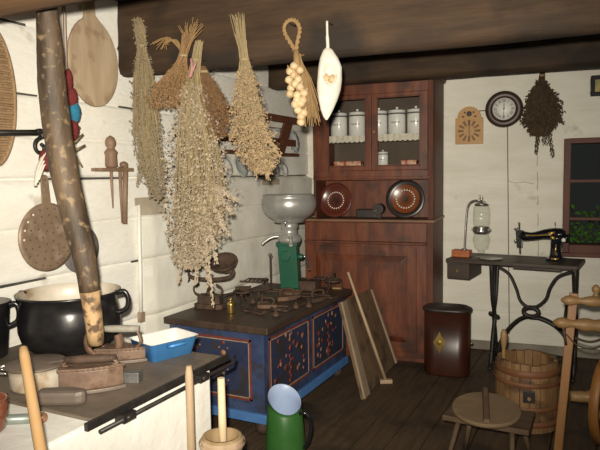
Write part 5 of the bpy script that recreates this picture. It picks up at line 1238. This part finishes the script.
# garlic braid
Yg = YB(295) - .06
t = thing('garlic_braid', 'braid of white garlic bulbs with a straw loop hanging from the beam', 'garlic braid', at(300, 122, Y=Yg))
mb = MB(); loop = [(295, 52), (291, 44), (285, 34), (284, 26), (289, 20), (296, 21), (300, 29), (298, 40), (296, 52), (297, 62)]
for q in (-1, 1):
    pp = smooth([at(x, y, Y=Yg) for x, y in loop], 8); pp = [p + V((cos(i * .9 + q * pi / 2), 0, sin(i * .9 + q * pi / 2))) * .0055 for i, p in enumerate(pp)]; mb.tube(pp, .008, 6)
mb.tube([at(296, 50, Y=Yg), at(297, 62, Y=Yg), at(298, 90, Y=Yg), at(301, 115, Y=Yg)], [.016, .018, .012, .008], 8); mb.build('straw_loop', m_straw, t)
bulb = None
bl = [(294, 66), (294, 75), (295, 84), (303, 100), (297, 100), (304, 113), (301, 122), (290, 71), (300, 70), (289, 80), (298, 79), (291, 88), (300, 87), (290, 94), (297, 95), (304, 93), (295, 104), (301, 103), (298, 110), (301, 117)]
mb0 = MB(); rb = .0212; n = 14; mb0.lathe([(0, -.85 * rb), (.4 * rb, -.88 * rb), (.85 * rb, -.6 * rb), (rb, 0), (.85 * rb, .5 * rb), (.4 * rb, .85 * rb), (.16 * rb, 1.2 * rb), (.10 * rb, 1.6 * rb)], n=14)
for k, (x, y) in enumerate(bl):
    p_ = at(x, y, Y=Yg - .018 + .01 * (k % 2))
    TT = M4.Translation(p_) @ M4.Rotation(U(-.6, .6), 4, 'Y') @ M4.Rotation(U(-.5, .5), 4, 'X')
    mb = MB(); mb.add([TT @ v for v in mb0.v], mb0.f, 0, True); mb.build('garlic_bulb', m_garlic, t)
b = MB(); c_ = at(291, 24, Y=Yg); b.tube([c_ + V((0, -.01, 0)), c_ + V((0, .07, .0))], .004, 6); b.build('nail', m_black, t)
# straw wisps right of the braid
t = thing('straw_bundle', 'loose bundle of golden straw hanging between the garlic and the white linen pouch', 'straw', at(318, 120, Y=Yg + .02))
mb = MB()
for k in range(60):
    a = at(299 + U(-1, 1), 55 + U(-2, 2), Y=Yg + .02); e_ = at(302 + 19 * R(), U(100, 128), Y=Yg + U(-.01, .03)); mb.tube([a, a.lerp(e_, .5) + V((.012, 0, 0)), e_], [.002, .0025, .002], 4, cap=False)
mb.build('straw_stalks', m_straw, t); mb = MB(); c_ = at(299.5, 56, Y=Yg + .02); mb.lathe([(.010, -.01), (.010, .01)], M4.Translation(c_), n=10); mb.tube([c_, c_ + V((0, .12, .035))], .003, 6); mb.build('straw_knot', m_straw, t)
# white linen pouch
Yp = YB(329) - .07
t = thing('linen_pouch', 'pointed white cloth pouch holding garlic, hanging by its tail from the beam', 'pouch', at(327, 119, Y=Yp))
prof = [(327.5, 47, 1.2), (328, 50, 5), (329, 58, 9.5), (330, 68, 12.2), (329.5, 80, 13.2), (329, 90, 12.5), (328, 100, 10), (327, 110, 6.5), (326.5, 117, 3.2), (326.5, 120, .8)]
n = 22; vs = []; Wp = []
for i_ in range(28):
    x, y, w = rib(prof, i_ / 27); c_ = at(x, y, Y=Yp); w = w * c_.dot(fw) / FPX; Wp.append((c_, w))
    for j in range(n):
        a = 2 * pi * j / n; s_ = 1 + .05 * noise.noise(V((cos(a) * 2, sin(a) * 2, i_ * .3)))
        fr = V((sin(YAW), -cos(YAW), 0)); dep = .6
        off = r0 * cos(a) * w * s_ + fr * sin(a) * w * dep * s_
        # mouth of the pouch: press the front in around y 72..84
        k = max(0, 1 - ((cos(a) * w / .02) ** 2 * .30 + ((y - 73) / 12) ** 2)) if sin(a) > 0 else 0
        vs.append(c_ + off - fr * k * w * .85)
mb = MB(); mb.add(vs, [(i * n + j, i * n + (j + 1) % n, (i + 1) * n + (j + 1) % n, (i + 1) * n + j) for i in range(27) for j in range(n)], 0, True); mb.build('cloth_body', m_cloth, t)
mb = MB(); mb.tube(smooth([at(327, 21, Y=Yp), at(327.3, 34, Y=Yp), at(328, 50, Y=Yp)], 4), [.006] * 5 + [.0085] * 4, 8); mb.tube([at(327, 22, Y=Yp), at(327, 22, Y=Yp) + V((0, .075, 0))], .003, 6, m=1); mb.build('cloth_tail', [m_cloth, m_black], t)
c_ = at(328.5, 82, Y=Yp); mb = MB(); fr = V((sin(YAW), -cos(YAW), 0)); mb.tube(smooth([at(321, 77, Y=Yp) + fr * .030, at(324, 83, Y=Yp) + fr * .040, at(329, 86, Y=Yp) + fr * .044, at(334, 83, Y=Yp) + fr * .040, at(336, 76, Y=Yp) + fr * .030], 4), .0045, 6); mb.build('pouch_hem', m_cloth, t)
for x, y in ((326, 79), (332, 80)):
    mb = MB(M4.Translation(at(x, y, Y=Yp) + fr * .018)); mb.lathe([(0, -.020), (.017, -.013), (.021, 0), (.015, .013), (.004, .024)], n=14); mb.build('garlic_clove', m_garlic, None, base=at(x, y, Y=Yp) + fr * .018,
             label='garlic bulb in the mouth of the white cloth pouch, ' + ('left one' if x < 330 else 'right one'), cat='garlic', group='garlic in the cloth pouch')

# ================================================================== TIN BOX
c0 = at(447, 376.5, Z=0); c0 += V((c0.x, c0.y, 0)).normalized() * .10; t = thing('coal_box', 'dark oxblood metal box with a brass diamond plate beside the cabinet', 'metal box', c0, ANG); T = MW[t.name]
Lw, Dw = .34, .215; Hb = 1.52 - 0; Hb = at(447, 308, Y=c0.y - .0).z
mb = MB(T); loft(mb, [(rr_(Lw * .97, Dw * .97, .09, 8), 0), (rr_(Lw, Dw, .09, 8), .012), (rr_(Lw, Dw, .09, 8), Hb)], cap0=True, cap1=True, smooth_=True); mb.build('box_body', m_tin, t)
mb = MB(T); loft(mb, [(rr_(Lw + .02, Dw + .02, .10, 8), Hb - .012), (rr_(Lw + .024, Dw + .024, .10, 8), Hb + .004), (rr_(Lw - .02, Dw - .02, .09, 8), Hb + .018), (rr_(Lw - .1, Dw - .1, .06, 8), Hb + .024)], cap0=True, cap1=True); mb.build('lid', m_tind, t)
p_ = at(439.5, 342.5, Y=(MW[t.name] @ V((0, -Dw / 2, 0))).y); lx = (MW[t.name].inverted() @ p_); T2 = T @ M4(((1, 0, 0, lx.x), (0, 0, -1, -Dw / 2), (0, 1, 0, lx.z), (0, 0, 0, 1)))
mb = MB(T2); dm = [(0, -.085), (.018, -.045), (.048, 0), (.018, .045), (0, .085), (-.018, .045), (-.048, 0), (-.018, -.045)]; mb.prism(dm, 0, .004); mb.lathe([(.018, .004), (.016, .008), (0, .008)], n=12); mb.build('brass_plate', m_brass, t, bevel=.001)
mb = MB(T); mb.tube([(Lw / 2, 0, Hb * .48), (Lw / 2 + .02, 0, Hb * .48)], .008, 8); mb.build('side_knob', m_brass, t)

# ================================================================== BARREL
c0 = at(526, 434, Z=0); c0 = c0 + V((c0.x, c0.y, 0)).normalized() * .18; c0.z = 0
zr = at(527, 357, Y=c0.y).z; d0 = (c0 - V((0, 0, EYE))).dot(fw); Rb = 28.6 * d0 / FPX
t = thing('wooden_barrel', 'open topped stave barrel with wide hoops and a square bung hole', 'barrel', c0, .2); T = MW[t.name]
ns = 20; rng = random.Random(3)
mb = MB(T); mb.lathe([(Rb * .92, .015), (Rb * .88, .02), (0, .03)], n=40)
def rad(z): u_ = z / zr; return Rb * (.985 - .0 * u_ + .05 * (1 - (2 * u_ - 1) ** 2))
for k in range(ns):
    a0, a1 = 2 * pi * k / ns + .010, 2 * pi * (k + 1) / ns - .010; top = zr + rng.uniform(-.006, .006); vs = []
    lv = [0, .25, .5, .75, 1]
    for u_ in lv:
        z = top * u_; ro = rad(min(z, zr)); ri = ro - .022
        vs += [(ro * cos(a0), ro * sin(a0), z), (ro * cos((a0 + a1) / 2) * 1.004, ro * sin((a0 + a1) / 2) * 1.004, z), (ro * cos(a1), ro * sin(a1), z), (ri * cos(a1), ri * sin(a1), z), (ri * cos(a0), ri * sin(a0), z)]
    fs = [(i * 5 + j, i * 5 + (j + 1) % 5, (i + 1) * 5 + (j + 1) % 5, (i + 1) * 5 + j) for i in range(4) for j in range(5)] + [(0, 1, 2, 3, 4), (20, 21, 22, 23, 24)]
    mb.add(vs, fs)
mb.build('staves', m_barrel, t)
for z_, h_ in ((zr - .075, .04), (zr - .135, .03), (.13, .028), (.035, .035)):
    mb = MB(T); mb.lathe([(rad(z_) + .003, z_), (rad(z_ + h_) + .010, z_ + .004), (rad(z_ + h_) + .010, z_ + h_ - .004), (rad(z_ + h_) + .003, z_ + h_)], n=44, cap=False); o = mb.build('hoop', m_hoop, t)
av = atan2(-c0.y, -c0.x) + .07 - .2; T3 = T @ M4.Rotation(av, 4, 'Z') @ M4.Translation((rad(.2), 0, zr * .55))
mb = MB(T3); mb.box((-.004, -.032, -.035), (.008, .032, .035)); mb.build('bung_plate', m_black, t, bevel=.003); mb = MB(T3); mb.tube([(.0, 0, -.006), (.022, 0, -.006)], .010, 10); mb.build('bung', m_wheelp, t)
# spindle handle standing in the barrel
a = at(503, 352, Y=c0.y - .02); mb = MB(M4.Translation((a.x, a.y + .03, zr - .25))); hz_ = at(503.5, 330, Y=a.y).z - zr + .25; mb.lathe([(.010, 0), (.011, hz_ - .14), (.012, hz_ - .12), (.021, hz_ - .07), (.020, hz_ - .03), (.010, hz_ - .004), (0, hz_)], n=16); mb.build('wooden_club', m_wheelp, None, label='pale wooden spindle handle sticking up from the barrel', cat='handle')
mb = MB(T3); 

# ================================================================== LOW BENCH WITH LID
zB = .25
c4 = [at(442, 415, Z=zB), at(529, 431, Z=zB), at(535, 411, Z=zB), at(452, 405, Z=zB)]
cc = sum(c4, V((0, 0, 0))) / 4
t = thing('low_bench', 'low rough plank bench on splayed legs in front of the barrel', 'bench', (cc.x, cc.y, 0))
mb = MB(); mb.hex([p - V((0, 0, .028)) for p in c4] + c4); mb.build('bench_top', m_bench, t, bevel=.004)
for (u_, v_), (dx, dy) in (((.18, .2), (-.05, -.06)), ((.26, .8), (-.04, .05)), ((.80, .2), (.01, -.06)), ((.86, .8), (.04, .05))):
    tp = (c4[0].lerp(c4[1], u_)).lerp(c4[3].lerp(c4[2], u_), v_) - V((0, 0, .027)); bt = V((tp.x + dx, tp.y + dy, 0)); mb = MB(); mb.tube([tp, tp.lerp(bt, .5), bt], [.014, .014, .012], 8); mb.build('leg', m_bench, t)
lc = at(486, 409.5, Z=zB + .04); rl = 34.5 * lc.dot(fw) / FPX
nz = V((.02, -.10, 1)).normalized(); T = M4.Translation(V((lc.x, lc.y, zB + .022))) @ M4.Rotation(-.0, 4, 'X') @ M4.Rotation(YAW + .12, 4, 'Z')
t = thing('round_wooden_lid', 'round grey wooden lid with a cross bar lying on the low bench', 'lid', (lc.x, lc.y, zB + .002), .19); T = MW[t.name]
T = T @ M4.Translation((0, 0, rl * .92 * sin(.17))) @ M4.Rotation(.17, 4, 'X')
mb = MB(T); mb.lathe([(rl * .98, 0), (rl, .006), (rl, .020), (rl * .97, .024)], n=40, sy=.92); mb.build('lid_disc', m_lid, t)
mb = MB(T); mb.hex([(-.018, -rl * .85, .024), (.018, -rl * .85, .024), (.018, rl * .9, .024), (-.018, rl * .9, .024), (-.012, -rl * .8, .040), (.012, -rl * .8, .040), (.012, rl * .9, .055), (-.012, rl * .9, .055)]); mb.build('cross_bar', m_bench, t, bevel=.003)
mb = MB(MW[t.name]); mb.box((-rl * .5, rl * .55, .001), (rl * .5, rl * .68, .056)); mb.build('under_batten', m_bench, t, bevel=.003)

# ================================================================== SPINNING WHEEL (right edge)
fb = at(558, 447, Z=.02); fb.z = 0
Ys = fb.y
t = thing('spinning_wheel', 'wooden spinning wheel with turned spindles at the right edge', 'spinning wheel', fb + V((.2, 0.05, 0)))
tp = at(574, 293, Y=Ys + .10); mb = MB(); mb.beam(fb, tp, .045, .03, upv=(0, -1, 0)); mb.build('leg_post', m_wheel, t, bevel=.004)
tp2 = tp + V((.34, .12, .0)); fb2 = fb + V((.42, .10, 0)); mb = MB(); mb.beam(fb2, tp2, .045, .03, upv=(0, -1, 0)); mb.build('leg_post', m_wheel, t, bevel=.004)
def turned(a, b, rs, m, nm='turned_bar', n=12):
    mb = MB(); k = len(rs); mb.tube([V(a).lerp(V(b), i / (k - 1)) for i in range(k)], [r_ * 1.22 for r_ in rs], n); mb.build(nm, m, t)
rs = [.006, .020, .024, .018, .013, .019, .024, .024, .019, .022, .025, .025, .022, .017, .022, .025, .022, .018, .022, .024, .02, .010]
a = at(561, 300, Y=Ys + .04); b_ = a + V((.50, .12, -.01)); turned(a, b_, rs, m_wheelp)
a = at(553, 322, Y=Ys + .02); b_ = a + V((.52, .13, -.03)); turned(a, b_, [.006, .022, .026, .019, .015, .024, .030, .030, .026, .030, .032, .030, .022, .018, .026, .030, .024, .018, .024, .026, .02, .01], m_wheelp)
a = at(570, 396, Y=Ys + .04) ; b_ = a + V((.34, .09, 0)); turned(a, b_, [.022, .024, .026, .024, .034, .036, .028, .036, .036, .026, .022, .026, .018, .013], m_wheelp, 'hub_axle')
mb = MB(); q = at(596, 292, Y=Ys + .11); mb.lathe([(.012, 0), (.018, .01), (.010, .022), (.020, .036), (.022, .05), (.014, .064), (0, .072)], M4.Translation(q - V((0, 0, .03))), n=14); mb.build('finial', m_wheelp, t)
# flyer cords and twigs
mb = MB(); mb.tube(smooth([at(566, 334, Y=Ys + .02), at(577, 345, Y=Ys + .02), at(592, 349, Y=Ys + .03), at(604, 344, Y=Ys + .04)], 4), .004, 6); mb.tube(smooth([at(575, 338, Y=Ys + .02), at(590, 342, Y=Ys + .03), at(606, 338, Y=Ys + .04)], 4), .007, 6); mb.tube([at(563, 325, Y=Ys + .02), at(566, 345, Y=Ys + .03)], .008, 6); mb.build('flyer', m_drust, t)
# wheel seen edge on at the frame edge
wc = at(606, 395, Y=Ys + .10); Rw = .26; Tw = M4.Translation((wc.x, wc.y, max(wc.z, Rw + .02))) @ M4.Rotation(pi / 2, 4, 'Y') @ M4.Rotation(0, 4, 'X')
Tw = M4.Translation((wc.x + .015, wc.y + .02, Rw + .03)) @ M4.Rotation(-.30, 4, 'Z') @ M4.Rotation(pi / 2, 4, 'Y')
mb = MB(Tw); mb.lathe([(Rw - .035, -.02), (Rw, -.022), (Rw - .008, 0), (Rw, .022), (Rw - .035, .02), (Rw - .035, -.02)], n=48, cap=False); mb.build('wheel_rim', m_wheel, t)
for k in range(10):
    a = 2 * pi * k / 10; mb = MB(Tw); rr2 = [.03 + (Rw - .065) * i / 6 for i in range(7)]; mb.tube([(r_ * cos(a), r_ * sin(a), 0) for r_ in rr2], [.008, .011, .008, .012, .008, .010, .007], 8); mb.build('spoke', m_wheelp, t)
mb = MB(Tw); mb.lathe([(.02, -.045), (.035, -.03), (.04, 0), (.035, .03), (.02, .045)], n=18); mb.build('wheel_hub', m_wheelp, t)

# ================================================================== CAMERA AND LIGHT
cam = bpy.data.cameras.new('camera'); co = bpy.data.objects.new('camera', cam); COL.objects.link(co)
cam.sensor_width = 36; cam.lens = 36.0 * FPX / 600; cam.clip_start = .05
mtx = M4((rt, up, -fw)).transposed().to_4x4() if False else M4(((rt.x, up.x, -fw.x, 0), (rt.y, up.y, -fw.y, 0), (rt.z, up.z, -fw.z, EYE), (0, 0, 0, 1)))
co.matrix_world = mtx
bpy.context.scene.camera = co
fl = bpy.data.lights.new('camera_flash', 'SPOT'); fl.spot_size = radians(88); fl.spot_blend = 1.0; fl.energy = 690; fl.shadow_soft_size = .025; fl.color = (1, .92, .77)
fo = bpy.data.objects.new('camera_flash', fl); COL.objects.link(fo); fo.location = V((0, 0, EYE)) - rt * .04 + up * .085; fo.rotation_euler = ray(285, 180).to_track_quat('-Z', 'Y').to_euler()
# dim warm fill lamp added beside the camera, no real source in the room
al = bpy.data.lights.new('fill_light', 'AREA'); al.shape = 'RECTANGLE'; al.size = 1.6; al.size_y = 1.6; al.energy = 11; al.color = (1, .90, .76)
ao = bpy.data.objects.new('fill_light', al); COL.objects.link(ao); ao.location = (1.9, 1.0, 1.9); ao.rotation_euler = (V((-1.0, 4.2, 1.0)) - V(ao.location)).to_track_quat('-Z', 'Y').to_euler()
wd = bpy.data.worlds.new('world'); bpy.context.scene.world = wd; wd.use_nodes = True
wd.node_tree.nodes['Background'].inputs[0].default_value = (1, .97, .88, 1); wd.node_tree.nodes['Background'].inputs[1].default_value = .018
vs_ = bpy.context.scene.view_settings; vs_.view_transform = 'Standard'; vs_.look = 'None'; vs_.gamma = 1; vs_.exposure = 0.0; vs_.use_curve_mapping = False
